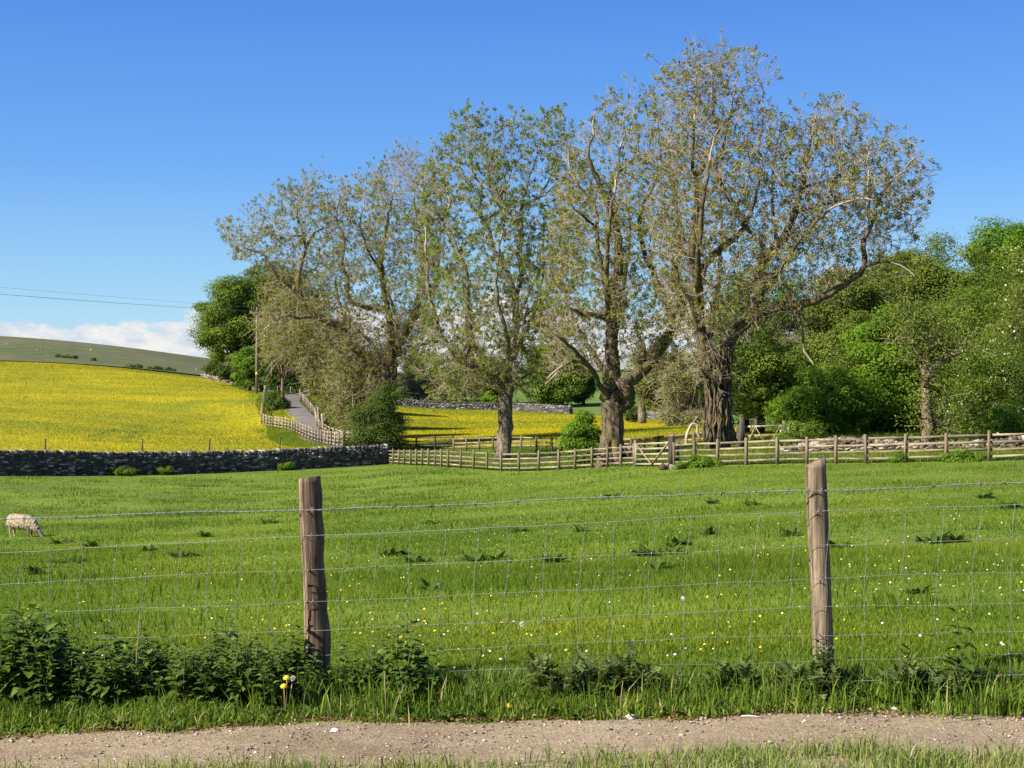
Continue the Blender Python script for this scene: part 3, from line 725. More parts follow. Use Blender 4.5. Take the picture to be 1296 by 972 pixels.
def ash_tree(name, label, Y0, limbs, outline, depth, bark, leafm, n_att=2600, step=0.42, infl=3.2, kill=0.75, twig_n=2, leaf_p=0.8, tuft=(4, 7), leaf_l=(0.10, 0.17),
             twig_len=(0.5, 1.3), epi=None, seed=1, rseg=0.065, extra=None, bare=None, twig_r=0.011, flare=1.0, thin_top=None, gap=0.26):
    """limbs: list of (parent index or None, [(px, py, depth)], r0, r1) in the photograph's pixels at distance Y0, grown on by space colonisation into the outlined crown"""
    rg = np.random.default_rng(seed)
    pos, par, rad, fixed = [], [], [], []
    first = []
    def W(px, py, d): return np.array([(px - CX) / F * Y0, Y0 + d, -(py - HY) / F * Y0])
    for pi, pts, r0, r1 in limbs:
        q = np.array([W(*a) for a in pts])
        if pi is not None:
            c = np.array(pos); lo, hi = first[pi]
            j = lo + int(np.argmin(np.linalg.norm(c[lo:hi] - q[0], axis=1)))
            q = np.vstack([c[j], q[1:]]) if len(q) > 1 else np.vstack([c[j], q])
        s = resample(q, 0.4)
        s[1:-1] += rg.normal(0, 0.035, s[1:-1].shape)
        rr = np.linspace(r0, r1, len(s)) * (0.80 if pi is not None else 1.0)
        lo = len(pos)
        prev = -1 if pi is None else j
        for k in range(0 if pi is None else 1, len(s)):
            pos.append(s[k]); par.append(prev); rad.append(rr[k]); prev = len(pos) - 1
        first.append((lo, len(pos)))
    nfix = len(pos)
    # attraction points in the crown
    ox = [a for a, _ in outline]; oy = [b_ for _, b_ in outline]
    ax = rg.uniform(min(ox), max(ox), n_att * 4); ay = rg.uniform(min(oy), max(oy), n_att * 4)
    ok = in_poly(ax, ay, outline); ax, ay = ax[ok][:n_att], ay[ok][:n_att]
    e = np.clip(poly_dist(ax, ay, outline) / F * Y0 / (depth * 0.8), 0, 1)
    half = depth * np.sqrt(np.clip(1 - (1 - e) ** 2, 0.04, 1))
    A = np.stack([(ax - CX) / F * Y0, Y0 + rg.uniform(-1, 1, len(ax)) * half, -(ay - HY) / F * Y0], 1)
    # the crown is open: boughs in separate sprays with sky between them
    nfld = np.zeros(len(A))
    for _ in range(7):
        kv = rg.normal(0, 0.62, 3); nfld += np.sin(A @ kv + rg.uniform(0, 6.3))
    A = A[nfld > np.quantile(nfld, gap)]
    N = np.array(pos)
    dist = np.full(len(A), 1e9); near = np.zeros(len(A), int)
    def upd(lo):
        new = N[lo:]
        for a in range(0, len(A), 1500):
            dd = np.linalg.norm(A[a:a + 1500, None] - new[None], axis=2); k = dd.argmin(1); m = dd[np.arange(len(k)), k]
            b_ = m < dist[a:a + 1500]; dist[a:a + 1500][b_] = m[b_]; near[a:a + 1500][b_] = k[b_] + lo
    # nothing sprouts from the bare lower stem
    stem_cut = bare if bare is not None else -1e9
    upd(0)
    dirn = np.zeros_like(N)
    for i, q in enumerate(par):
        dirn[i] = unit(N[i] - N[q]) if q >= 0 else (0, 0, 1)
    for it in range(70):
        live = dist < (infl if it > 3 else infl * 2)
        if not live.any(): break
        idx = near[live]; v = unit(A[live] - N[idx])
        acc = np.zeros_like(N); np.add.at(acc, idx, v)
        g = np.unique(idx)
        g = g[(rg.random(len(g)) < 0.9)]
        if not len(g): continue
        nd = unit(unit(acc[g]) + 0.35 * dirn[g] + np.array([0, 0, 0.10]) + rg.normal(0, 0.22, (len(g), 3)))
        if not len(g): continue
        new = N[g] + nd * step
        lo = len(N); N = np.vstack([N, new]); dirn = np.vstack([dirn, nd]); par += list(g); rad += [0.0] * len(g)
        upd(lo)
        keep = dist > kill
        A, dist, near = A[keep], dist[keep], near[keep]
        if len(A) == 0: break
    par = np.array(par); rad = np.array(rad); n = len(N)
    pr = np.zeros(n)
    nch = np.bincount(par[par >= 0], minlength=n)
    for i in range(n - 1, -1, -1):
        if nch[i] == 0: pr[i] = 0.014 ** 2.3
        if par[i] >= 0: pr[par[i]] += pr[i]
    pipe = pr ** (1 / 2.3)
    r = np.where(np.arange(n) < nfix, np.maximum(rad, np.minimum(pipe, rad * 1.3 + 0.01)), pipe)
    for i in range(nfix, n):      # a shoot is thinner than what bears it
        r[i] = min(r[i], r[par[i]] * 0.8)
    # chains
    kids = [[] for _ in range(n)]
    for i in range(n):
        if par[i] >= 0: kids[par[i]].append(i)
    tb, br = MB(), MB()
    starts = [i for i in range(n) if par[i] < 0]
    stack = [(s, None) for s in starts]
    while stack:
        s, before = stack.pop()
        ch = [before] if before is not None else []
        i = s
        while True:
            ch.append(i)
            if not kids[i]: break
            ks = sorted(kids[i], key=lambda k: -r[k])
            for k in ks[1:]: stack.append((k, i))
            i = ks[0]
        if len(ch) < 2: continue
        rr = r[ch].copy()
        if before is not None: rr[0] = min(rr[0], rr[1] * 1.25)
        pts = N[ch]
        # split a chain where it gets thin
        big = int(np.argmax(rr < rseg)) if (rr < rseg).any() else len(rr)
        if big >= 2:
            nn = 30 if rr[0] > 0.3 else 16 if rr[0] > 0.2 else 10 if rr[0] > 0.12 else 6
            tb.tube(pts[:big + 1], rr[:big + 1] * (1 + rg.normal(0, .03, big + 1 if big < len(rr) else big)), nn, True, rough=0.02 if nn > 12 else 0.05, ridge=0.05 if nn > 12 else 0)
            if big < len(rr) - 1: br.tube(pts[big:], rr[big:], 4, False)
        else:
            br.tube(pts, rr, 5 if rr[0] > 0.05 else 4, False)
    org = W(*limbs[0][1][0])
    o = thing(name, label, 'tree', org)
    if extra: extra(tb, W, rg)
    tb.build('trunk', bark, o, org, True)
    # twigs
    thin = np.where((r < 0.034) & (np.arange(n) >= nfix))[0]
    src = np.repeat(thin, twig_n + (rg.random(len(thin)) < 0.5).sum() * 0)
    if epi:
        lowN = np.where(np.arange(n) < nfix)[0]; row = HY - N[lowN][:, 2] * F / Y0; col = CX + N[lowN][:, 0] * F / Y0
        cand = lowN[(row > epi[1]) & (row < epi[2]) & (np.abs(col - epi[5]) < epi[6])]
        esrc = rg.choice(cand, epi[0]) if len(cand) else np.zeros(0, int)
    else: esrc = np.zeros(0, int)
    allsrc = np.concatenate([src, esrc]); ise = np.arange(len(allsrc)) >= len(src)
    L = rg.uniform(*twig_len, len(allsrc)); L[ise] = rg.uniform(*(epi[3] if epi else (1, 2)), ise.sum())
    d0 = unit(dirn[allsrc] * 0.6 + rg.normal(0, 0.65, (len(allsrc), 3)) + [0, 0, 0.1])
    d0[ise] = unit(rg.normal(0, 1, (ise.sum(), 3)) * [1, 1, 0.5] + [0, 0, epi[4] if epi else 0])
    p0 = N[allsrc] + dirn[allsrc] * rg.uniform(-step, 0, (len(allsrc), 1)) * (~ise[:, None])
    bend = np.array([0, 0, 1.0]) * rg.uniform(-0.15, 0.75, (len(allsrc), 1)) + rg.normal(0, 0.2, (len(allsrc), 3))
    bend[ise] = np.array([0, 0, 1.0]) * rg.uniform(-1.2, 0.9, (ise.sum(), 1)) + rg.normal(0, 0.7, (ise.sum(), 3))
    tt = np.array([0, 0.35, 0.7, 1.0])[None, :, None]
    tw = p0[:, None] + d0[:, None] * L[:, None, None] * tt + bend[:, None] * L[:, None, None] * tt ** 2 * 0.5
    rr = twig_r * np.array([1.15, 1.0, 0.85, 0.6])[None] * rg.uniform(0.8, 1.25, (len(allsrc), 1))
    V, f = prisms(tw, rr, 3); br.add(V, f, r=0.5)
    # side shoots
    tw_, d0_, L_ = np.concatenate([tw, tw]), np.concatenate([d0, d0]), np.concatenate([L, L])
    s2 = tw_[:, 1] + (tw_[:, 2] - tw_[:, 1]) * rg.random((len(tw_), 1)); d2 = unit(d0_ + rg.normal(0, 0.7, d0_.shape) + [0, 0, 0.25]); L2 = L_ * rg.uniform(0.25, 0.6, len(L_))
    tt3 = np.array([0, 0.5, 1.0])[None, :, None]
    tw2 = s2[:, None] + d2[:, None] * L2[:, None, None] * tt3 + np.array([0, 0, 0.2]) * L2[:, None, None] * tt3 ** 2
    V, f = prisms(tw2, np.full((len(tw2), 3), twig_r * 0.75), 3); br.add(V, f, r=0.5)
    br.build('branches', M['twig'], o, org)
    # tufts of young leaves at the shoot tips
    tips = np.vstack([tw[:, 3], tw2[:, 2]]); td = np.vstack([unit(tw[:, 3] - tw[:, 2]), unit(tw2[:, 2] - tw2[:, 1])])
    em = np.concatenate([ise, ise, ise])
    pr_ = np.where(em, leaf_p * 0.25, leaf_p)
    if thin_top is not None:
        row = HY - tips[:, 2] * F / Y0; col = CX + tips[:, 0] * F / Y0
        pr_ = pr_ * thin_top(col, row)
    nz = 0.5 + 0.5 * np.sin(tips[:, 0] * 1.1 + seed) * np.sin(tips[:, 2] * 0.9 + seed * 2) * np.sin(tips[:, 1] * 0.8)
    k = rg.random(len(tips)) < pr_ * (0.55 + 0.8 * nz)
    tips, td, nz = tips[k], td[k], nz[k]
    cnt = rg.integers(*tuft, len(tips)); ii = np.repeat(np.arange(len(tips)), cnt)
    ld = unit(td[ii] * 0.5 + rg.normal(0, 0.75, (len(ii), 3)) + [0, 0, 0.15])
    base = tips[ii] - td[ii] * rg.uniform(0, 0.13, (len(ii), 1)) + rg.normal(0, .05, (len(ii), 3))
    Ll = rg.uniform(*leaf_l, len(ii))
    V, f = blades(base, ld, unit(np.array([0, 0, 1.0]) + rg.normal(0, 0.6, (len(ii), 3))), Ll, Ll * rg.uniform(0.38, 0.6, len(ii)))
    rv = np.clip(rg.normal(0.45, 0.18, len(tips)) + (nz - 0.5) * 0.5, 0, 1)[ii] + rg.normal(0, 0.1, len(ii))
    mk('crown', V, [f], leafm, o, org, rnd=np.repeat(np.clip(rv, 0, 1), 2))
    print(name, 'nodes', n, 'twigs', len(tw), 'leaves', len(ii))
    return o

LEAF_A = leaf_mat('ash_leaf_olive', [(0, (0.110, 0.130, 0.022)), (0.5, (0.235, 0.26, 0.045)), (1, (0.40, 0.39, 0.10))], 0.5)
LEAF_G = leaf_mat('ash_leaf_green', [(0, (0.090, 0.130, 0.017)), (0.5, (0.205, 0.262, 0.032)), (1, (0.36, 0.39, 0.06))], 0.5)
LEAF_B = leaf_mat('ash_leaf_brown', [(0, (0.120, 0.120, 0.032)), (0.5, (0.245, 0.248, 0.06)), (1, (0.40, 0.38, 0.13))], 0.45)

# the leftmost ash
def topL(c, r): return np.where((c > 490) & (c < 545) & (r < 260), 0.25, 1.0)
ash_tree('ash_tree', 'leftmost old ash with heavy dark limbs leaning out over the lane', 116, [
    (None, [(486, 570, 0), (486, 545, 0), (487, 507, 0), (489, 480, 0), (493, 452, 0)], 0.92, 0.72),
    (0, [(489, 480, 0), (474, 470, -.5), (448, 437, -1.5), (433, 415, -2), (403, 400, -2.5), (388, 380, -3), (384, 360, -3), (386, 338, -2.5), (391, 318, -2), (387, 296, -2), (379, 271, -1.5), (388, 250, -1)], 0.50, 0.06),
    (1, [(403, 400, -2.5), (385, 404, -3), (371, 402, -3.4), (361, 407, -3.6), (346, 418, -4)], 0.20, 0.06),
    (1, [(388, 380, -3), (374, 365, -3.5), (354, 346, -4), (344, 326, -4), (327, 322, -4), (307, 308, -4), (292, 286, -3.5)], 0.18, 0.04),
    (1, [(391, 318, -2), (401, 296, -1), (413, 286, 0), (424, 262, 1)], 0.12, 0.04),
    (1, [(387, 300, -2), (378, 302, -2.5), (349, 298, -3), (330, 284, -3)], 0.10, 0.03),
    (1, [(448, 437, -1.5), (440, 405, -.5), (428, 378, 0), (423, 358, .5), (412, 350, 1)], 0.20, 0.06),
    (0, [(493, 455, 0), (518, 408, 1), (530, 375, 1.5), (534, 326, 2), (528, 285, 2), (522, 240, 1.5)], 0.50, 0.06),
    (7, [(518, 408, 1), (535, 392, 2.5), (548, 360, 4), (552, 320, 4.5), (548, 275, 4)], 0.22, 0.05),
    (0, [(493, 455, 0), (497, 420, -1), (487, 367, -1.5), (485, 330, -1.5), (492, 280, -1), (500, 235, -1)], 0.42, 0.05),
    (9, [(492, 392, -1.2), (482, 392, -2), (463, 390, -2.5), (446, 380, -3), (445, 358, -3), (440, 343, -3), (440, 308, -2.5), (430, 279, -2), (432, 250, -1.5)], 0.26, 0.05),
    (9, [(486, 345, -1.5), (470, 320, -2.5), (462, 290, -3), (468, 250, -3)], 0.16, 0.05),
    (0, [(489, 495, 0), (470, 494, -2), (452, 500, -3), (440, 508, -4)], 0.16, 0.04),
    (0, [(494, 455, 0), (512, 445, 1), (530, 436, 2), (552, 432, 3)], 0.26, 0.08),
    (0, [(493, 455, 0), (500, 420, 3), (490, 380, 5), (470, 330, 6), (455, 290, 6)], 0.28, 0.05),
    (0, [(490, 470, 0), (470, 440, 3), (440, 410, 5), (410, 385, 6), (380, 370, 6)], 0.26, 0.05)],
    [(281, 300), (292, 268), (318, 282), (335, 250), (350, 228), (400, 218), (432, 236), (470, 212), (498, 192), (525, 183), (548, 200), (566, 240), (566, 420), (530, 480), (470, 490), (430, 500), (380, 470), (340, 450), (318, 400), (338, 350), (300, 332)],
    6.5, ASH_BARK_MOSS, LEAF_A, n_att=4400, twig_n=2, leaf_p=0.40, gap=0.18, tuft=(11, 18), epi=(420, 400, 500, (0.8, 2.4), -0.1, 470, 70), seed=11, thin_top=topL)

ash_tree('ash_tree', 'second ash from the left, slim straight grey trunk with greener leaves', 92, [
    (None, [(637, 580, 0), (638, 560, 0), (640, 530, 0), (640, 500, 0), (640, 478, 0)], 0.50, 0.40),
    (0, [(640, 492, 0), (630, 482, -.5), (608, 466, -1), (588, 459, -1.5), (567, 437, -2), (554, 408, -2), (544, 367, -1.5), (541, 330, -1.5), (540, 290, -1)], 0.30, 0.05),
    (1, [(588, 459, -1.5), (596, 429, -1), (592, 395, -1), (591, 350, -1), (574, 305, -1), (557, 276, -.5), (544, 253, -.5), (530, 236, 0)], 0.25, 0.04),
    (2, [(560, 280, -.5), (568, 256, .5), (564, 229, 1), (570, 195, 1)], 0.09, 0.03),
    (1, [(605, 466, -1), (600, 440, 1.5), (592, 410, 2.5), (580, 370, 3), (578, 330, 3)], 0.16, 0.05),
    (0, [(640, 480, 0), (648, 440, .3), (653, 408, .5), (650, 370, .5), (640, 343, 0), (626, 320, 0), (618, 290, 0), (609, 278, 0), (607, 258, 0), (610, 241, 0), (597, 215, 0), (592, 180, 0)], 0.34, 0.04),
    (5, [(610, 280, 0), (633, 261, 1), (621, 240, 1.3), (620, 200, 1), (626, 175, 1)], 0.10, 0.03),
    (5, [(650, 372, .5), (660, 345, 1), (657, 318, 1), (660, 283, 1.2), (661, 261, 1.2), (673, 251, 1.5), (690, 242, 2), (712, 220, 2)], 0.24, 0.04),
    (7, [(660, 280, 1.2), (638, 266, 2.2), (640, 235, 2.8), (650, 200, 3)], 0.11, 0.03),
    (7, [(661, 261, 1.2), (668, 230, .5), (680, 195, 0), (690, 168, 0)], 0.11, 0.03),
    (7, [(686, 244, 1.9), (700, 215, 1.4), (712, 180, 1), (714, 155, 1)], 0.09, 0.03),
    (5, [(655, 410, .5), (690, 330, -2), (712, 290, -2.6), (728, 250, -2.6)], 0.13, 0.04),
    (5, [(653, 408, .5), (668, 396, 0), (682, 383, -.5), (700, 365, -1), (712, 330, -1)], 0.18, 0.05),
    (0, [(640, 480, 0), (645, 455, -2), (640, 420, -4), (630, 380, -4.5), (632, 330, -4.5), (640, 280, -4)], 0.24, 0.05),
    (0, [(640, 480, 0), (650, 450, 2.5), (668, 415, 4), (685, 370, 5), (690, 310, 5), (690, 260, 4)], 0.24, 0.05),
    (0, [(640, 490, 0), (620, 470, 2.5), (590, 445, 4), (565, 400, 5), (560, 350, 5)], 0.2, 0.05),
    (0, [(641, 495, 0), (660, 478, -1), (690, 470, -2), (700, 478, -2.4)], 0.14, 0.04)],
    [(520, 420), (530, 330), (524, 250), (545, 205), (572, 165), (582, 142), (598, 142), (622, 155), (650, 150), (690, 148), (712, 140), (738, 190), (745, 300), (742, 400), (715, 460), (670, 500), (620, 500), (560, 520), (528, 480)],
    5.6, ASH_PALE, LEAF_G, n_att=4000, twig_n=2, leaf_p=0.52, tuft=(13, 22), epi=(260, 380, 480, (0.8, 2.0), 0.0, 640, 80), seed=22)

def burl(tb, W, rg):
    # swollen burrs on the trunk and a root buttress that flares out through the fence line
    for (px, py, d, rw) in ((790, 497, -.35, .52), (794, 508, -.2, .42), (772, 490, -.3, .40), (766, 502, -.2, .34), (785, 486, .3, .46), (788, 515, -.35, .3), (779, 500, -.5, .32)):
        c = W(px, py, d); n = 14; m = 10
        th = np.linspace(0.001, math.pi - 0.001, m); ph = np.arange(n) * 2 * math.pi / n
        rr = rw * (1 + 0.22 * np.sin(th[:, None] * 4 + ph * 3 + px) * np.sin(th[:, None] * 3 - ph * 2) + rg.normal(0, 0.05, (m, n)))
        V = np.stack([c[0] + rr * np.sin(th)[:, None] * np.cos(ph), c[1] + rr * np.sin(th)[:, None] * np.sin(ph), c[2] + rr * 0.95 * np.cos(th)[:, None] * np.ones(n)], -1).reshape(-1, 3)
        i, j = np.meshgrid(np.arange(m - 1), np.arange(n), indexing='ij'); j2 = (j + 1) % n
        tb.add(V, np.stack([i * n + j, (i + 1) * n + j, (i + 1) * n + j2, i * n + j2], -1).reshape(-1, 4))
    for q, r0, r1 in (([(768, 556, -.3), (762, 572, -1.1), (757, 588, -1.9), (752, 598, -2.3)], .36, .24), ([(766, 560, -.2), (768, 578, -1.2), (766, 596, -1.9)], .3, .2), ([(786, 565, -.2), (793, 582, -.4), (797, 594, -.6)], .3, .2), ([(776, 560, -.4), (778, 580, -1.2), (780, 596, -1.7)], .32, .2)):
        tb.tube(resample([W(*a) for a in q], 0.25), np.linspace(r0, r1, len(resample([W(*a) for a in q], 0.25))), 9, True, rough=0.1)
ash_tree('ash_tree', 'third ash from the left, burled trunk with a root flare beside the small gate', 80, [
    (None, [(776, 592, 0), (775, 570, 0), (775, 540, 0), (774, 515, 0), (775, 492, 0), (774, 478, 0)], 0.70, 0.50),
    (0, [(774, 480, 0), (774, 450, 0), (775, 415, 0), (775, 385, 0), (781, 350, 0), (784, 327, 0), (780, 288, 0), (770, 260, 0), (756, 228, -.3), (745, 201, -.5), (749, 172, -.5), (752, 145, -.5)], 0.50, 0.04),
    (1, [(780, 290, 0), (781, 260, .8), (774, 236, 1), (786, 213, 1.2), (784, 189, 1.2), (791, 171, 1.2), (792, 140, 1)], 0.19, 0.03),
    (2, [(786, 213, 1.2), (800, 200, 1.5), (811, 189, 1.8), (803, 157, 2), (806, 130, 2)], 0.09, 0.03),
    (1, [(775, 400, 0), (765, 365, -.8), (757, 327, -1.2), (754, 302, -1.3), (752, 270, -1.3), (739, 250, -1.4), (722, 225, -1.5), (718, 195, -1.5)], 0.24, 0.04),
    (4, [(752, 285, -1.3), (735, 278, -2), (718, 262, -2.5), (705, 240, -2.5)], 0.1, 0.03),
    (0, [(780, 488, 0), (793, 482, -.3), (813, 467, -.6), (830, 445, -.8), (848, 416, -1), (859, 386, -1.2), (852, 358, -1.2), (852, 335, -1), (860, 300, -.5), (856, 260, 0), (850, 215, 0), (845, 170, 0)], 0.50, 0.05),
    (6, [(811, 470, -.6), (811, 455, -.8), (812, 436, -.9)], 0.26, 0.17),
    (6, [(848, 416, -1), (842, 380, .5), (828, 340, 1.2), (813, 295, 1.5), (815, 260, 1.5), (828, 236, 1.5), (840, 211, 1.5), (838, 175, 1.5), (836, 140, 1.2)], 0.26, 0.04),
    (0, [(766, 503, -.3), (760, 491, -.8), (748, 469, -1.4), (728, 447, -2), (712, 433, -2.6), (699, 424, -3), (687, 412, -3.4)], 0.23, 0.05),
    (9, [(752, 474, -1.3), (740, 461, -1.8), (718, 458, -2.4), (708, 466, -2.8), (699, 476, -3.2), (688, 486, -3.5)], 0.15, 0.05),
    (10, [(710, 463, -2.7), (700, 470, -3), (690, 480, -3.4)], 0.08, 0.04),
    (1, [(774, 404, 0), (764, 402, -.5), (748, 398, -1.2), (736, 401, -1.7), (724, 396, -2.2), (712, 388, -2.6)], 0.22, 0.06),
    (12, [(745, 398, -1.3), (735, 408, -1.8), (728, 412, -2)], 0.1, 0.05),
    (0, [(775, 480, 0), (780, 440, 2.5), (790, 390, 4), (800, 340, 4.5), (805, 290, 4.5), (800, 240, 4)], 0.3, 0.05),
    (1, [(775, 415, 0), (765, 380, -2.5), (762, 330, -4), (766, 280, -4.5), (775, 230, -4)], 0.26, 0.05),
    (0, [(775, 482, 0), (755, 450, 2.5), (730, 400, 4), (715, 350, 4.5), (712, 300, 4)], 0.24, 0.05)],
    [(676, 430), (690, 300), (716, 200), (733, 150), (758, 122), (800, 112), (842, 128), (866, 200), (872, 300), (878, 400), (860, 450), (840, 475), (815, 480), (770, 440), (720, 480), (692, 480)],
    5.0, ASH_BARK_MOSS, LEAF_A, n_att=4000, twig_n=2, leaf_p=0.40, gap=0.2, tuft=(11, 18), epi=(160, 350, 480, (0.6, 1.8), 0.0, 775, 90), seed=33, extra=burl)

def ivy_stems(tb, W, rg):
    for k in range(26):
        x = rg.uniform(890, 926); a = (x - 908) / 19
        q = [(908 + a * 20 + rg.normal(0, 2), 560, -1.0 + 0.5 * abs(a)), (908 + a * 17 + rg.normal(0, 3), 520, -.95 + .4 * abs(a)), (906 + a * 15 + rg.normal(0, 3), 480, -.8 + .4 * abs(a)), (904 + a * 17 + rg.normal(0, 4), 440, -.55)]
        s = resample([W(*p_) for p_ in q], 0.4); s += rg.normal(0, 0.05, s.shape)
        tb.tube(s, np.linspace(rg.uniform(.05, .1), .03, len(s)), 5, True, rough=0.1)
ash_tree('ash_tree', 'rightmost tall ash with a shaggy trunk and long limb reaching over the wood', 72, [
    (None, [(908, 572, 0), (908, 555, 0), (908, 525, 0), (907, 500, 0), (906, 482, 0)], 0.64, 0.54),
    (0, [(906, 485, 0), (892, 450, -.3), (884, 420, -.5), (882, 385, -.5), (882, 356, -.5), (876, 330, -.3), (877, 300, 0), (882, 258, 0), (883, 226, 0), (895, 196, .3), (908, 167, .5), (903, 130, .5), (905, 95, .5)], 0.46, 0.04),
    (1, [(882, 240, 0), (875, 218, -.8), (874, 184, -1.2), (875, 139, -1.2), (878, 100, -1)], 0.15, 0.03),
    (1, [(882, 365, -.5), (897, 331, .6), (910, 316, .9), (922, 307, 1), (938, 297, 1), (947, 285, 1), (937, 262, 1.2), (920, 232, 1.5), (912, 200, 1.5), (925, 165, 1.5), (932, 120, 1.2), (938, 90, 1)], 0.27, 0.04),
    (3, [(945, 288, 1), (955, 255, .2), (962, 220, -.5), (958, 180, -.6), (965, 140, -.6)], 0.13, 0.03),
    (0, [(906, 485, 0), (912, 460, 0), (927, 425, 0), (952, 395, 0), (959, 377, 0), (966, 352, 0), (963, 331, 0), (975, 318, 0), (989, 304, 0), (1006, 265, -.3), (1015, 228, -.5), (1020, 190, -.5), (1030, 150, -.5)], 0.50, 0.04),
    (5, [(963, 333, 0), (969, 311, .8), (951, 285, 1.4), (940, 262, 2), (948, 235, 2.2)], 0.20, 0.05),
    (5, [(1004, 270, -.3), (1018, 266, -.8), (1035, 261, -1.2), (1068, 258, -1.8), (1101, 261, -2.2), (1120, 270, -2.4), (1136, 280, -2.5)], 0.13, 0.03),
    (5, [(1013, 240, -.5), (1030, 234, -.2), (1045, 228, 0), (1068, 218, .4), (1090, 214, .8), (1111, 212, 1)], 0.11, 0.03),
    (5, [(989, 304, 0), (984, 270, 1.2), (985, 230, 2), (990, 190, 2), (996, 160, 2)], 0.14, 0.03),
    (5, [(930, 422, 0), (952, 402, -.8), (976, 392, -1.2), (1000, 387, -1.6), (1020, 384, -1.9), (1052, 364, -2.2), (1066, 355, -2.3), (1078, 343, -2.4), (1078, 325, -2.4), (1081, 304, -2.4), (1090, 288, -2.3), (1098, 258, -2.2), (1112, 240, -2), (1128, 225, -1.9), (1150, 199, -1.6)], 0.34, 0.035),
    (10, [(1090, 290, -2.3), (1086, 260, -2), (1090, 222, -1.5), (1092, 190, -1.2)], 0.11, 0.03),
    (10, [(1076, 345, -2.4), (1090, 338, -2.8), (1104, 336, -3), (1120, 344, -3.2), (1134, 355, -3.3)], 0.11, 0.04),
    (10, [(1000, 388, -1.6), (1003, 405, -1.8), (1006, 425, -2), (1007, 445, -2), (1018, 462, -2.2)], 0.13, 0.04),
    (1, [(886, 425, -.5), (872, 390, -1.5), (860, 372, -2), (853, 361, -2.2), (849, 345, -2.3), (840, 333, -2.4), (820, 322, -2.6)], 0.24, 0.05),
    (0, [(906, 485, 0), (905, 450, 2.5), (915, 400, 4), (925, 350, 4.6), (930, 290, 4.6), (925, 230, 4)], 0.28, 0.05),
    (1, [(882, 385, -.5), (876, 350, -2.5), (872, 300, -4), (880, 240, -4.3), (890, 190, -4)], 0.24, 0.05),
    (5, [(952, 395, 0), (960, 360, 2.5), (990, 320, 4), (1030, 280, 4.6), (1060, 240, 4)], 0.2, 0.05),
    (5, [(959, 380, 0), (975, 345, -2.5), (1000, 305, -4), (1030, 275, -4.5), (1060, 265, -4.6)], 0.2, 0.05),
    (0, [(902, 478, -.4), (884, 470, -1.5), (872, 452, -2), (866, 430, -2.3)], 0.12, 0.04)],
    [(826, 112), (848, 80), (880, 62), (900, 73), (942, 70), (978, 108), (990, 146), (1020, 132), (1040, 122), (1078, 150), (1132, 172), (1172, 200), (1180, 262), (1160, 304), (1120, 330), (1085, 365), (1040, 385), (1000, 430), (940, 440), (915, 420), (870, 450), (832, 420), (826, 300), (818, 200)],
    5.2, ASH_BARK, LEAF_B, n_att=5600, twig_n=2, leaf_p=0.36, gap=0.10, tuft=(10, 17), epi=(190, 400, 545, (0.6, 1.7), -0.15, 905, 34), seed=44, extra=ivy_stems)

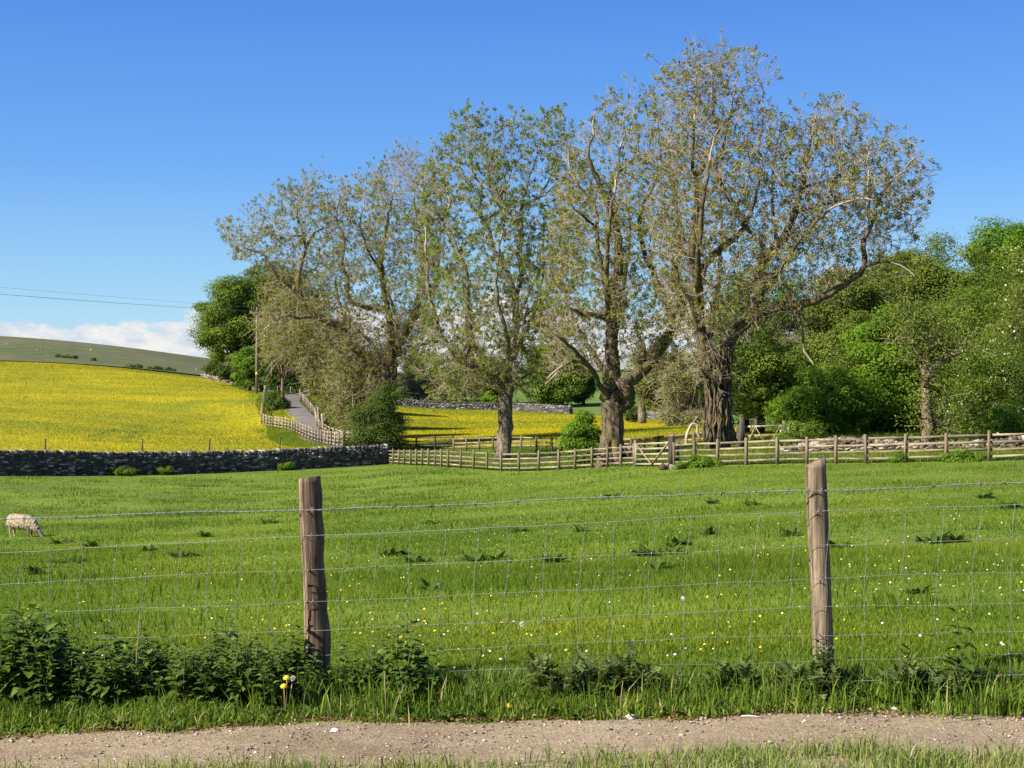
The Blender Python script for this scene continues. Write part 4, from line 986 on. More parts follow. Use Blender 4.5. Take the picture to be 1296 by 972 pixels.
# ------------------------------------------------------------------ leafy trees and bushes
def leafy(name, label, Y0, base_row, crown, leafm, bark, n_clump=60, n_leaf=220, leaf=0.2, cl_r=None, trunk_px=None, group=None, seed=1, flat=0.6, depth=None, far=True, lean=0.0, shell=0.55, blossom=None, cat='tree', trunk_r=0.25, gaps=0.0, part='crown', twiggy=0):
    """crown: outline in the photograph's pixels; clumps of small leaves fill it"""
    rg = np.random.default_rng(seed); n_leaf = int(n_leaf * 2.2)
    k = Y0 / F
    xs = np.array([a for a, _ in crown], float); ys = np.array([b_ for _, b_ in crown], float)
    w = (xs.max() - xs.min()) * k; hgt = (ys.max() - ys.min()) * k
    dep = depth if depth is not None else w * 0.42
    ctr = (xs.mean() if trunk_px is None else trunk_px)
    org = np.array([(ctr - CX) * k, Y0, -(base_row - HY) * k])
    o = thing(name, label, cat, org, group)
    cr = cl_r if cl_r else 0.15 * (w + hgt) / 2 + 0.15
    ax = rg.uniform(xs.min(), xs.max(), n_clump * 30); ay = rg.uniform(ys.min(), ys.max(), n_clump * 30)
    ok = in_poly(ax, ay, crown); ax, ay = ax[ok], ay[ok]
    dd = poly_dist(ax, ay, crown) * k
    ok = dd > cr * 0.32 * rg.uniform(0.3, 1.6, len(dd)); ax, ay, dd = ax[ok], ay[ok], dd[ok]
    e = np.clip(dd / (dep * 0.9), 0, 1); half = dep * np.sqrt(np.clip(1 - (1 - e) ** 2, 0.02, 1))
    # most clumps sit on the outside of the crown, towards and away from us
    sgn = np.where(rg.random(len(ax)) < 0.62, -1, 1) * np.where(rg.random(len(ax)) < shell, rg.uniform(0.8, 1.0, len(ax)), rg.uniform(0, 0.8, len(ax)))
    C = np.stack([(ax - CX) * k, Y0 + sgn * half, -(ay - HY) * k], 1)
    # poisson-like thinning
    keep = []
    for i in range(len(C)):
        if len(keep) >= n_clump: break
        if keep and (np.linalg.norm((C[keep] - C[i]) * [1, 1, 1.3], axis=1).min() < cr * 0.55): continue
        keep.append(i)
    C = C[keep]; nC = len(C)
    R_ = cr * rg.uniform(0.5, 1.3, nC)
    ii = np.repeat(np.arange(nC), n_leaf)
    d = unit(rg.normal(0, 1, (len(ii), 3)) + [0, 0, 0.35])
    rr = R_[ii] * np.where(rg.random(len(ii)) < 0.8, rg.uniform(0.75, 1.08, len(ii)), rg.uniform(0.1, 0.75, len(ii)))
    lump = 1 + 0.4 * np.sin(d[:, 0] * 5 + ii) * np.sin(d[:, 2] * 6 + ii * 2) * np.sin(d[:, 1] * 5 + ii * 3)
    p0 = C[ii] + d * (rr * lump)[:, None] * [1, 1, flat]
    nrm = unit(d * 0.9 + [0, 0, 0.45] + rg.normal(0, 0.30, d.shape))
    ax_ = unit(np.cross(nrm, rg.normal(0, 1, d.shape))); ax_ = unit(ax_ + d * 0.3 + [0, 0, -0.25])
    L = leaf * 0.62 * rg.uniform(0.7, 1.35, len(ii))
    V, f = blades(p0, ax_, nrm, L, L * rg.uniform(0.6, 0.9, len(ii)), 0.12)
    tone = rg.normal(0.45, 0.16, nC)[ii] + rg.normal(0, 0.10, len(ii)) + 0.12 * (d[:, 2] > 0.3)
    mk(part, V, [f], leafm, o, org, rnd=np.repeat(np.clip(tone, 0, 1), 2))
    # trunk and limbs
    tb = MB()
    fork = org + np.array([lean, 0, max(0.6, min(hgt * 0.3, (C[:, 2].min() - org[2]) + hgt * 0.18))])
    s = resample([org - [0, 0, 0.2], org * 0.5 + fork * 0.5 + [rg.normal(0, .06), 0, 0], fork], 0.35)
    tb.tube(s, np.linspace(trunk_r * 1.25, trunk_r * 0.85, len(s)), 9, True, rough=0.06)
    for i in rg.permutation(nC)[:min(nC, 26)]:
        m = fork * 0.5 + C[i] * 0.5 + rg.normal(0, 0.06, 3) * w * 0.5 - [0, 0, 0.08 * hgt]
        s = resample([fork - [0, 0, .1], m, C[i]], 0.5)
        tb.tube(s, np.linspace(trunk_r * 0.42, 0.025, len(s)), 5, False)
    tb.build('trunk' if cat == 'tree' else 'stems', bark, o, org, True)
    if twiggy:
        ii = rg.integers(0, nC, twiggy); d = unit(rg.normal(0, 1, (twiggy, 3)) + [0, 0, .5]); a0 = C[ii] + d * R_[ii][:, None] * .2
        Lw = R_[ii] * rg.uniform(0.6, 1.5, twiggy); tt = np.array([0, .5, 1.0])[None, :, None]
        tw = a0[:, None] + d[:, None] * Lw[:, None, None] * tt + np.array([0, 0, -.25]) * Lw[:, None, None] * tt ** 2 + rg.normal(0, .03, (twiggy, 3, 3)) * Lw[:, None, None]
        V, f = prisms(tw, np.full((twiggy, 3), 0.013 + 0.00008 * Y0) * [1.2, 1, .6], 3); bq = MB(); bq.add(V, f); bq.build('branches', M['twig'], o, org)
    if blossom:
        n = blossom; i2 = rg.integers(0, nC, n); d = unit(rg.normal(0, 1, (n, 3)) + [-0.3, -0.5, 0.9])
        p1 = C[i2] + d * (R_[i2] * 1.05)[:, None] * [1, 1, flat]
        V, f = blades(p1, unit(rg.normal(0, 1, (n, 3))), unit(d + rg.normal(0, .3, (n, 3))), np.full(n, .16), np.full(n, .15))
        mk('blossom', V, [f], M['blossom'], o, org, rnd=np.repeat(rg.random(n), 2))
    return o
M['blossom'] = leaf_mat('may_blossom', [(0, (0.42, 0.42, 0.28)), (1, (0.66, 0.65, 0.50))], 0.3)
L_SYC = leaf_mat('sycamore_leaf', [(0, (0.062, 0.125, 0.011)), (0.5, (0.118, 0.215, 0.016)), (1, (0.19, 0.30, 0.024))], 0.42)
L_BRI = leaf_mat('bright_leaf', [(0, (0.065, 0.135, 0.011)), (0.5, (0.120, 0.225, 0.016)), (1, (0.19, 0.305, 0.022))], 0.42)
L_OLI = leaf_mat('olive_leaf', [(0, (0.070, 0.100, 0.015)), (0.5, (0.135, 0.175, 0.026)), (1, (0.22, 0.26, 0.048))], 0.42)
L_MID = leaf_mat('hedge_leaf', [(0, (0.062, 0.108, 0.013)), (0.5, (0.122, 0.190, 0.022)), (1, (0.20, 0.27, 0.038))], 0.4)
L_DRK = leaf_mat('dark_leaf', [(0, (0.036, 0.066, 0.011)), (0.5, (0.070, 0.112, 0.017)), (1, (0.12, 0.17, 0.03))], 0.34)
L_PALE = leaf_mat('scrub_leaf', [(0, (0.095, 0.115, 0.024)), (0.5, (0.18, 0.200, 0.045)), (1, (0.28, 0.28, 0.085))], 0.45)
DB = M['dark_bark']
def oval(cx, top, w, bot, n=14, seed=0, e=0.10):
    g = np.random.default_rng(seed + int(cx)); a = np.linspace(0, 2 * math.pi, n, endpoint=False)
    rr = 1 + g.uniform(-e, e, n)
    return [(cx + math.sin(t_) * w / 2 * r_, (top + bot) / 2 - math.cos(t_) * (bot - top) / 2 * r_) for t_, r_ in zip(a, rr)]
WG = 'trees of the wood on the right'
# the wood, back row first
leafy('sycamore_tree', 'bright green sycamore crown topping the right edge of the wood', 112, 545, [(1215, 330), (1228, 296), (1262, 284), (1300, 280), (1345, 300), (1350, 420), (1230, 420)], L_BRI, DB, 90, 330, 0.26, group=WG, seed=51, trunk_r=.35)
leafy('oak_tree', 'yellow green round crown at the top of the wood under the ash limb', 108, 545, [(1085, 420), (1092, 345), (1125, 318), (1165, 304), (1205, 300), (1240, 318), (1250, 440), (1110, 450)], L_OLI, DB, 95, 330, 0.22, group=WG, seed=52, trunk_r=.35)
leafy('wood_tree', 'olive crown between the ash limbs, standing behind the long limb', 105, 545, [(1018, 450), (1022, 372), (1045, 345), (1085, 330), (1110, 345), (1118, 450)], L_OLI, DB, 70, 300, 0.22, group=WG, seed=53, trunk_r=.3)
leafy('wood_tree', 'dark green crown just right of the shaggy ash trunk, tallest there', 109, 546, [(900, 450), (906, 385), (925, 352), (960, 345), (1000, 360), (1030, 385), (1030, 470), (920, 480)], L_MID, DB, 75, 260, 0.22, group=WG, seed=54, trunk_r=.3, shell=.4)
leafy('wood_tree', 'dark olive tree with bare lower trunks beside the shaggy ash', 99, 546, oval(962, 405, 112, 532, seed=5), L_MID, DB, 70, 260, 0.2, group=WG, seed=55, trunk_r=.25)
leafy('wood_tree', 'thin dark tree in the shade at the left end of the wood', 103, 544, oval(915, 440, 70, 525, seed=6), L_MID, DB, 40, 200, 0.2, group=WG, seed=56, trunk_r=.2, trunk_px=945)
leafy('sycamore_tree', 'big fresh green sycamore in the middle of the wood with layered foliage', 96, 548, [(1072, 530), (1078, 450), (1098, 410), (1130, 385), (1160, 392), (1178, 430), (1182, 520), (1130, 552), (1090, 550)], L_SYC, DB, 110, 330, 0.24, group=WG, seed=57, trunk_r=.3, flat=.5)
leafy('sycamore_tree', 'low bright sycamore bush at the wood edge left of the dead trunk', 92, 550, [(978, 530), (990, 500), (1006, 492), (1016, 462), (1042, 470), (1058, 455), (1080, 480), (1098, 500), (1096, 540), (1050, 556), (1005, 550)], L_SYC, DB, 85, 280, 0.2, group=WG, seed=58, trunk_r=.18, flat=.5)
leafy('wood_tree', 'medium green crown filling the wood between the dead trunk and the right edge', 98, 548, [(1170, 460), (1185, 395), (1225, 355), (1270, 350), (1310, 370), (1320, 520), (1230, 545), (1180, 530)], L_MID, DB, 110, 300, 0.2, group=WG, seed=59, trunk_r=.3)
leafy('hawthorn_tree', 'hawthorn flecked with cream blossom at the right end of the wood', 92, 550, [(1252, 420), (1262, 340), (1290, 318), (1335, 320), (1370, 380), (1370, 540), (1270, 560), (1250, 520)], L_OLI, DB, 90, 300, 0.15, group=WG, seed=60, trunk_r=.2, blossom=700)
leafy('hawthorn_tree', 'leafy hawthorn with pale flower heads right of the dead trunk', 88, 552, [(1196, 540), (1200, 478), (1225, 440), (1262, 430), (1292, 460), (1300, 550), (1230, 568)], L_MID, DB, 85, 280, 0.14, group=WG, seed=61, trunk_r=.16, blossom=260)
leafy('wood_tree', 'olive tree behind the sycamore, below the end of the long ash limb', 101, 547, [(1045, 470), (1050, 420), (1075, 395), (1105, 400), (1120, 440), (1115, 500), (1060, 510)], L_OLI, DB, 55, 260, 0.2, group=WG, seed=62, trunk_r=.2)
leafy('wood_tree', 'broad green tree filling the middle of the wood behind the sycamores', 106, 546, [(1000, 540), (1005, 440), (1040, 400), (1100, 385), (1150, 390), (1200, 400), (1210, 540), (1100, 550)], L_MID, DB, 120, 300, 0.2, group=WG, seed=66, trunk_r=.3)
leafy('wood_tree', 'broad green tree low at the right edge of the wood behind the hawthorns', 104, 546, [(1190, 540), (1195, 430), (1230, 390), (1290, 380), (1340, 400), (1350, 545), (1260, 552)], L_SYC, DB, 100, 300, 0.2, group=WG, seed=67, trunk_r=.3)
leafy('sycamore_tree', 'fresh green sycamore between the olive crowns high in the wood', 107, 545, [(1120, 470), (1125, 400), (1150, 350), (1190, 335), (1225, 360), (1230, 450), (1170, 480)], L_SYC, DB, 70, 300, 0.22, group=WG, seed=68, trunk_r=.3)
leafy('bush', 'small green bush overlapping the end of the far gate', 70, 576, oval(1012, 530, 62, 578, seed=9), L_MID, DB, 34, 170, 0.12, seed=63, trunk_r=.06, cat='bush', part='foliage')
leafy('elder_bush', 'elder bush in pale flower at the foot of the right end of the wood', 74, 566, oval(1268, 510, 70, 566, seed=3), L_SYC, DB, 40, 200, 0.13, seed=64, trunk_r=.08, blossom=30, cat='bush', part='foliage')
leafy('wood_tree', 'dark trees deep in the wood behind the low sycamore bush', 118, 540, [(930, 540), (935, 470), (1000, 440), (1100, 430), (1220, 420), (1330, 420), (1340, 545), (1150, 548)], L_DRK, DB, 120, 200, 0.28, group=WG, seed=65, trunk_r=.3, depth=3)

# dead tree
dt = at(1172, 69, True)
def dead_tree():
    lim = []
    o = thing('dead_tree', 'thin dead tree with peeling bark standing at the rubble wall', 'tree', dt); b_ = MB(); k = 69 / F
    def W(px, py, d=0): return np.array([(px - CX) * k, 69 + d, -(py - HY) * k])
    for q, r0, r1 in (([(1173, 566), (1173, 540), (1172, 510), (1174, 488), (1172, 470)], .27, .18), ([(1173, 488), (1168, 470), (1166, 458), (1164, 450)], .2, .07), ([(1174, 480), (1180, 466), (1190, 460), (1202, 452)], .2, .12), ([(1172, 470), (1172, 455), (1171, 448)], .16, .08),
                      ([(1202, 452), (1212, 444), (1218, 430)], .12, .05), ([(1166, 458), (1158, 440), (1160, 420), (1150, 400)], .09, .03), ([(1160, 440), (1148, 432), (1138, 426)], .06, .02), ([(1173, 470), (1178, 445), (1186, 420)], .07, .02), ([(1173, 545), (1182, 540), (1190, 520), (1196, 505)], .06, .025), ([(1178, 566), (1184, 550), (1188, 540)], .1, .05), ([(1176, 500), (1186, 508), (1195, 512)], .05, .02)):
        s = resample([W(*a, d=rng.normal(0, .12) if i_ else 0) for i_, a in enumerate(q)], .25); s[1:-1] += rng.normal(0, .025, s[1:-1].shape)
        b_.tube(s, np.linspace(r0, r1, len(s)), 9, True, rough=.12); lim.append(s[len(s) // 3:] if r0 < .2 else s[-1:])
    b_.build('trunk', M['dead_bark'], o, dt); lim = np.concatenate(lim)
    n = 170; st_ = lim[rng.integers(0, len(lim), n)]; d = unit(rng.normal(0, 1, (n, 3)) + [0, 0, .6]); L = rng.uniform(.4, 1.7, n)
    tt = np.array([0, .5, 1.0])[None, :, None]
    V, f = prisms(st_[:, None] + d[:, None] * L[:, None, None] * tt + rng.normal(0, .05, (n, 3, 3)), np.full((n, 3), .013), 3); b2 = MB(); b2.add(V, f); b2.build('branches', M['twig'], o, dt)
    ii = np.repeat(np.arange(n), 40); ld = unit(rng.normal(0, 1, (len(ii), 3))); V, f = blades((st_ + d * L[:, None])[ii] + rng.normal(0, .4, (len(ii), 3)), ld, unit(rng.normal(0, 1, (len(ii), 3)) + [0, 0, 1]), rng.uniform(.1, .18, len(ii)), rng.uniform(.06, .1, len(ii)))
    mk('crown', V, [f], L_OLI, o, dt, rnd=np.repeat(rng.random(len(ii)), 2))
dead_tree()

# left of the lane, and the scrub between the lane and the leftmost ash
leafy('sycamore_tree', 'round dark green sycamore on the skyline at the top of the meadow', 235, 490, [(248, 410), (258, 380), (272, 360), (298, 350), (325, 352), (336, 380), (336, 440), (310, 470), (285, 462), (262, 450)], L_MID, DB, 90, 300, 0.42, seed=71, trunk_r=.5, trunk_px=298, flat=.5)
leafy('pine_tree', 'low dark spreading tree under the sycamore on the skyline', 228, 489, [(260, 468), (262, 456), (280, 462), (300, 460), (306, 478), (290, 486), (272, 476)], L_DRK, DB, 26, 160, 0.35, seed=72, trunk_r=.3, trunk_px=297)
leafy('lime_tree', 'tall olive green crown behind the pole beside the sycamore', 240, 492, [(300, 420), (306, 350), (325, 332), (352, 330), (385, 345), (410, 370), (410, 470), (330, 480), (310, 470)], L_OLI, DB, 90, 300, 0.42, seed=73, trunk_r=.5)
leafy('hedge_tree', 'green bushy tree left of the pole at the lane top', 212, 497, oval(316, 440, 42, 494, seed=1), L_SYC, DB, 34, 200, 0.32, seed=74, trunk_r=.2)
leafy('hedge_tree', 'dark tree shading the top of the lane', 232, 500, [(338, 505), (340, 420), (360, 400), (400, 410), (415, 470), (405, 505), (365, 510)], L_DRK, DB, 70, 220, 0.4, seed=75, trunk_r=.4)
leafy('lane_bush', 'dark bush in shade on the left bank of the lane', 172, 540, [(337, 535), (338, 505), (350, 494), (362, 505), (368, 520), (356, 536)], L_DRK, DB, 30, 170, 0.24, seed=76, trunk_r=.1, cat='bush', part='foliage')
leafy('scrub_tree', 'pale twiggy scrub tree leaning over the right of the lane', 150, 540, [(408, 524), (388, 485), (352, 440), (360, 405), (410, 395), (445, 420), (455, 480), (446, 530), (425, 535)], L_PALE, M['dead_bark'], 95, 220, 0.22, seed=77, trunk_r=.18, twiggy=1500, trunk_px=412, group='scrub along the lane')
leafy('scrub_tree', 'pale twiggy scrub tree hanging over the pole and the lane top', 185, 508, [(330, 440), (334, 395), (350, 370), (385, 370), (400, 410), (395, 450), (375, 470), (345, 465)], L_PALE, M['dead_bark'], 75, 220, 0.26, seed=78, trunk_r=.2, twiggy=1300, trunk_px=358, group='scrub along the lane')
leafy('scrub_tree', 'pale twiggy scrub tree filling the gap below the leftmost ash limbs', 134, 556, [(432, 548), (420, 505), (418, 450), (445, 430), (480, 450), (490, 510), (480, 560), (446, 562)], L_PALE, M['dead_bark'], 90, 220, 0.19, seed=79, trunk_r=.14, twiggy=1400, group='scrub along the lane')
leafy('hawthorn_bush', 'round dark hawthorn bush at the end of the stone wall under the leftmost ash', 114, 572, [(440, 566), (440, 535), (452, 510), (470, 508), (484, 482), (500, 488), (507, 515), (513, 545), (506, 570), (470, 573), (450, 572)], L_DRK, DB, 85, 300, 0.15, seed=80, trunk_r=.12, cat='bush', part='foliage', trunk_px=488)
for px, py, Y in ((404, 543, 146), (409, 546, 144)):
    q = at(px, Y, True); bb = MB(); bb.tube(resample([q - [0, 0, .2], q + [-.05, 0, 1], q + [-.12, .05, 2.1 - (px - 404) * .1]], .3), np.linspace(.13, .1, len(resample([q - [0, 0, .2], q + [-.05, 0, 1], q + [-.12, .05, 2.1 - (px - 404) * .1]], .3))), 7)
    tag(bb.build('tree_stump', M['pale_wood'], None, q, True), 'pale bare stump leaning by the lane fence, the taller one' if px == 404 else 'pale bare stump by the lane fence, the shorter one', 'stump', 'bare stumps by the lane')

# trees beyond the level meadow
BG = 'trees beyond the level meadow'
leafy('distant_tree', 'round green tree behind the far wall left of the burled ash', 242, 515, [(668, 505), (664, 462), (682, 436), (712, 430), (738, 445), (748, 480), (742, 510), (700, 516)], L_MID, DB, 70, 240, 0.42, seed=81, trunk_r=.35, group=BG)
leafy('distant_tree', 'dark clump of foliage at the right of the round distant tree', 246, 518, oval(738, 458, 34, 512, seed=2), L_DRK, DB, 26, 180, 0.4, seed=82, trunk_r=.3, group=BG)
leafy('distant_tree', 'thin see-through tree behind the far wall left of the straight ash trunk', 250, 512, [(555, 500), (552, 455), (575, 432), (605, 436), (625, 460), (622, 500), (590, 506)], L_PALE, M['dead_bark'], 44, 90, 0.36, seed=83, trunk_r=.25, twiggy=1500, group=BG)
leafy('distant_tree', 'thin see-through tree beside the leftmost ash trunk', 254, 510, [(505, 500), (504, 460), (525, 440), (552, 450), (560, 495), (530, 505)], L_PALE, M['dead_bark'], 40, 90, 0.36, seed=84, trunk_r=.25, twiggy=1500, group=BG)
leafy('distant_tree', 'leafy mid green tree filling the gap left of the shaggy ash', 190, 528, [(800, 520), (806, 470), (832, 452), (862, 440), (890, 455), (898, 520), (850, 530)], L_MID, DB, 60, 220, 0.32, seed=140, trunk_r=.3, group=BG)
leafy('distant_tree', 'green tree just left of the straight ash trunk behind the far wall', 252, 511, [(588, 505), (590, 470), (610, 450), (636, 455), (652, 480), (648, 508)], L_MID, DB, 44, 200, 0.4, seed=141, trunk_r=.3, group=BG)
leafy('distant_tree', 'dark green tree behind the far wall beside the leftmost ash trunk', 262, 509, [(515, 502), (520, 470), (545, 458), (570, 470), (574, 504)], L_DRK, DB, 40, 200, 0.4, seed=142, trunk_r=.3, group=BG)
leafy('distant_bush', 'light green bush below the gap left of the straight ash trunk', 236, 521, oval(628, 494, 36, 521, seed=4), L_BRI, DB, 26, 160, 0.3, seed=85, trunk_r=.12, cat='bush', part='foliage', group='bushes at the far wall')
leafy('distant_bush', 'small dark bush at the far wall near the straight ash trunk', 238, 521, oval(605, 500, 16, 521, seed=4), L_DRK, DB, 14, 120, 0.26, seed=86, trunk_r=.1, cat='bush', part='foliage', group='bushes at the far wall')
leafy('distant_tree', 'pale olive tree with a light trunk right of the burled ash', 158, 533, [(792, 500), (798, 452), (822, 436), (852, 446), (868, 480), (860, 512), (820, 516)], L_OLI, ASH_PALE, 50, 130, 0.26, seed=87, trunk_r=.42, trunk_px=812, twiggy=900, group=BG)
leafy('distant_tree', 'feathery olive tree left of the shaggy ash trunk', 140, 540, [(835, 535), (835, 470), (855, 440), (885, 445), (905, 480), (905, 535), (870, 545)], L_PALE, M['dead_bark'], 60, 140, 0.22, seed=88, trunk_r=.16, twiggy=1500, group=BG)
leafy('distant_bush', 'low dark bush at the broken wall right of the burled ash', 168, 535, oval(802, 516, 30, 536, seed=7), L_DRK, DB, 20, 140, 0.22, seed=89, trunk_r=.1, cat='bush', part='foliage', group='bushes at the broken wall')
leafy('distant_bush', 'low dark bush under the feathery olive tree', 150, 542, oval(868, 520, 50, 542, seed=8), L_DRK, DB, 22, 140, 0.22, seed=90, trunk_r=.1, cat='bush', part='foliage', group='bushes at the broken wall')
leafy('elder_bush', 'fresh green bush leaning against the left of the burled ash trunk', 83, 590, [(712, 560), (722, 535), (738, 520), (752, 528), (760, 560), (756, 585), (728, 588)], L_SYC, DB, 50, 200, 0.15, seed=91, trunk_r=.06, cat='bush', part='foliage')
leafy('nettle_bank', 'green nettle clump at the fence foot right of the small gate', 64.5, 596, oval(882, 577, 54, 597, seed=9), L_SYC, DB, 34, 150, 0.09, seed=92, trunk_r=.03, cat='bush', part='foliage', cl_r=.25, depth=.6)
leafy('nettle_bank', 'green nettle clump at the fence foot below the right end of the wood', 57, 592, oval(1218, 567, 46, 594, seed=10), L_SYC, DB, 34, 150, 0.09, seed=93, trunk_r=.03, cat='bush', part='foliage', cl_r=.25, depth=.6)
leafy('nettle_bank', 'small green clump at the fence foot right of the round wire post', 58.5, 590, oval(1138, 574, 26, 592, seed=11), L_SYC, DB, 18, 120, 0.08, seed=94, trunk_r=.03, cat='bush', part='foliage', cl_r=.2, depth=.4)
leafy('nettle_bank', 'small green clump at the foot of the small gate', 74, 594, oval(815, 582, 26, 595, seed=12), L_SYC, DB, 16, 120, 0.08, seed=95, trunk_r=.03, cat='bush', part='foliage', cl_r=.2, depth=.4)
for cx, w, lab in ((150, 40, 'weeds at the foot of the stone wall, below its left half'), (360, 26, 'weeds at the foot of the stone wall near the lane end'), (205, 22, 'small weeds at the wall foot, between two thin stakes')):
    Yw = float(yb(cx)) - 0.7; q = at(cx, Yw); rw = HY - q[2] * F / Yw
    leafy('weed_clump', lab, Yw, rw, oval(cx, rw - 11, w, rw + 1, seed=cx), L_SYC, DB, 14, 110, 0.11, seed=96 + cx, trunk_r=.03, cat='weeds', part='foliage', cl_r=.28, depth=.4)

# gorse dots on the moor, bent branch, rock
for i, (px, Y, w, lab) in enumerate(((75, 560, 10, 'leftmost dark gorse dot on the moor'), (84, 556, 9, 'second dark gorse dot on the moor'), (93, 552, 9, 'third dark gorse dot on the moor'), (118, 545, 5, 'single faint gorse dot on the moor'), (168, 380, 26, 'dark gorse strip on the lower moor, longest'), (195, 380, 22, 'dark gorse strip on the lower moor, right of the longest'), (216, 384, 16, 'dark gorse strip nearest the skyline sycamore'))):
    q = at(px, Y, True); rw = HY - q[2] * F / Y
    leafy('gorse_bush', lab, Y, rw, oval(px, rw - 4.5, w, rw + 1, 10, seed=i), L_DRK, DB, 14, 70, 0.5, seed=130 + i, trunk_r=.08, cat='bush', part='foliage', cl_r=.7, depth=1.2, group='gorse on the moor')
k = 76 / F
def W76(px, py, d=0): return np.array([(px - CX) * k, 76 + d, -(py - HY) * k])
q0 = W76(868, 562); o = thing('bent_branch', 'pale bent dead branch arching to the ground left of the shaggy ash', 'branch', q0)
bb = MB()
for q, r0, r1 in (([(868, 564), (869, 552), (872, 543), (877, 536), (881, 537), (883, 548), (886, 556)], .085, .06),):
    s = resample([W76(*a) for a in q], .15); bb.tube(s, np.linspace(r0, r1, len(s)), 7, True, rough=.06)
bb.build('limb', M['pale_wood'], o, q0, True)
bb = MB(); s = resample([W76(877, 536), W76(880, 531), W76(886, 526, .3)], .15); bb.tube(s, np.linspace(.05, .02, len(s)), 5, True); bb.build('twig', M['pale_wood'], o, q0, True)
q0 = ground_hit(852, 594, 20); bb = MB()
for _ in range(7): bb.box(q0 + [rng.uniform(-.5, .5), rng.uniform(-.2, .2), rng.uniform(.0, .08)], np.linalg.qr(rng.normal(0, 1, (3, 3)))[0], (.22, .14, .1), jit=.3)
tag(bb.build('rock_heap', M['rubble'], None, q0), 'small heap of pinkish stones by the dark gate post', 'rocks')

# ------------------------------------------------------------------ sheep
def loft(mb, rings, n=16):
    """rings: centre x, y, z, half width, half height; the section is upright for level runs and tilts with the path"""
    q = np.array(rings, float); m = len(q); c = q[:, :3]; t = unit(np.gradient(c, axis=0)); a = np.arange(n) * 2 * math.pi / n
    ref = np.array([0, 1.0, 0]) if abs(t[m // 2][1]) < .7 else np.array([1.0, 0, 0])
    u = unit(ref - t * (t @ ref)[:, None]); w = np.cross(t, u)
    V = c[:, None] + q[:, 3][:, None, None] * np.cos(a)[None, :, None] * u[:, None] + q[:, 4][:, None, None] * np.sin(a)[None, :, None] * w[:, None]
    V = np.vstack([V.reshape(-1, 3), c[0] - t[0] * .4 * q[0, 4], c[-1] + t[-1] * .4 * q[-1, 4]]); i, j = np.meshgrid(np.arange(m - 1), np.arange(n), indexing='ij'); j2 = (j + 1) % n; jj = np.arange(n); jk = (jj + 1) % n
    mb.add(V, np.stack([i * n + j, i * n + j2, (i + 1) * n + j2, (i + 1) * n + j], -1).reshape(-1, 4), np.vstack([np.stack([jk, jj, np.full(n, m * n)], -1), np.stack([(m - 1) * n + jj, (m - 1) * n + jk, np.full(n, m * n + 1)], -1)]))
def melted(name, mb, mat, parent, voxel, lumps=0.0, smooth=4):
    """one continuous skin over overlapping forms"""
    o = mb.build(name, mat); r_ = o.modifiers.new('remesh', 'REMESH'); r_.mode = 'VOXEL'; r_.voxel_size = voxel; r_.use_smooth_shade = True
    if smooth: f_ = o.modifiers.new('smooth', 'SMOOTH'); f_.factor = .5; f_.iterations = smooth
    m2 = bpy.data.meshes.new_from_object(o.evaluated_get(bpy.context.evaluated_depsgraph_get())); bpy.data.objects.remove(o)
    if lumps:
        co = np.empty(len(m2.vertices) * 3, np.float32); m2.vertices.foreach_get('co', co); no = np.empty_like(co); m2.vertices.foreach_get('normal', no); c3 = co.reshape(-1, 3)
        f = sum(np.sin(c3 @ np.array(k_) + p_) for k_, p_ in (((41, 9, 13), 0), ((-12, 37, 21), 1), ((17, -15, 43), 2), ((63, 31, -25), 3), ((-29, 55, 61), 4)))
        m2.vertices.foreach_set('co', (c3 + no.reshape(-1, 3) * (f * lumps)[:, None]).astype(np.float32).ravel())
    o = bpy.data.objects.new(name, m2); COL.objects.link(o); o.parent = parent; m2.materials.clear(); m2.materials.append(mat)
    return o
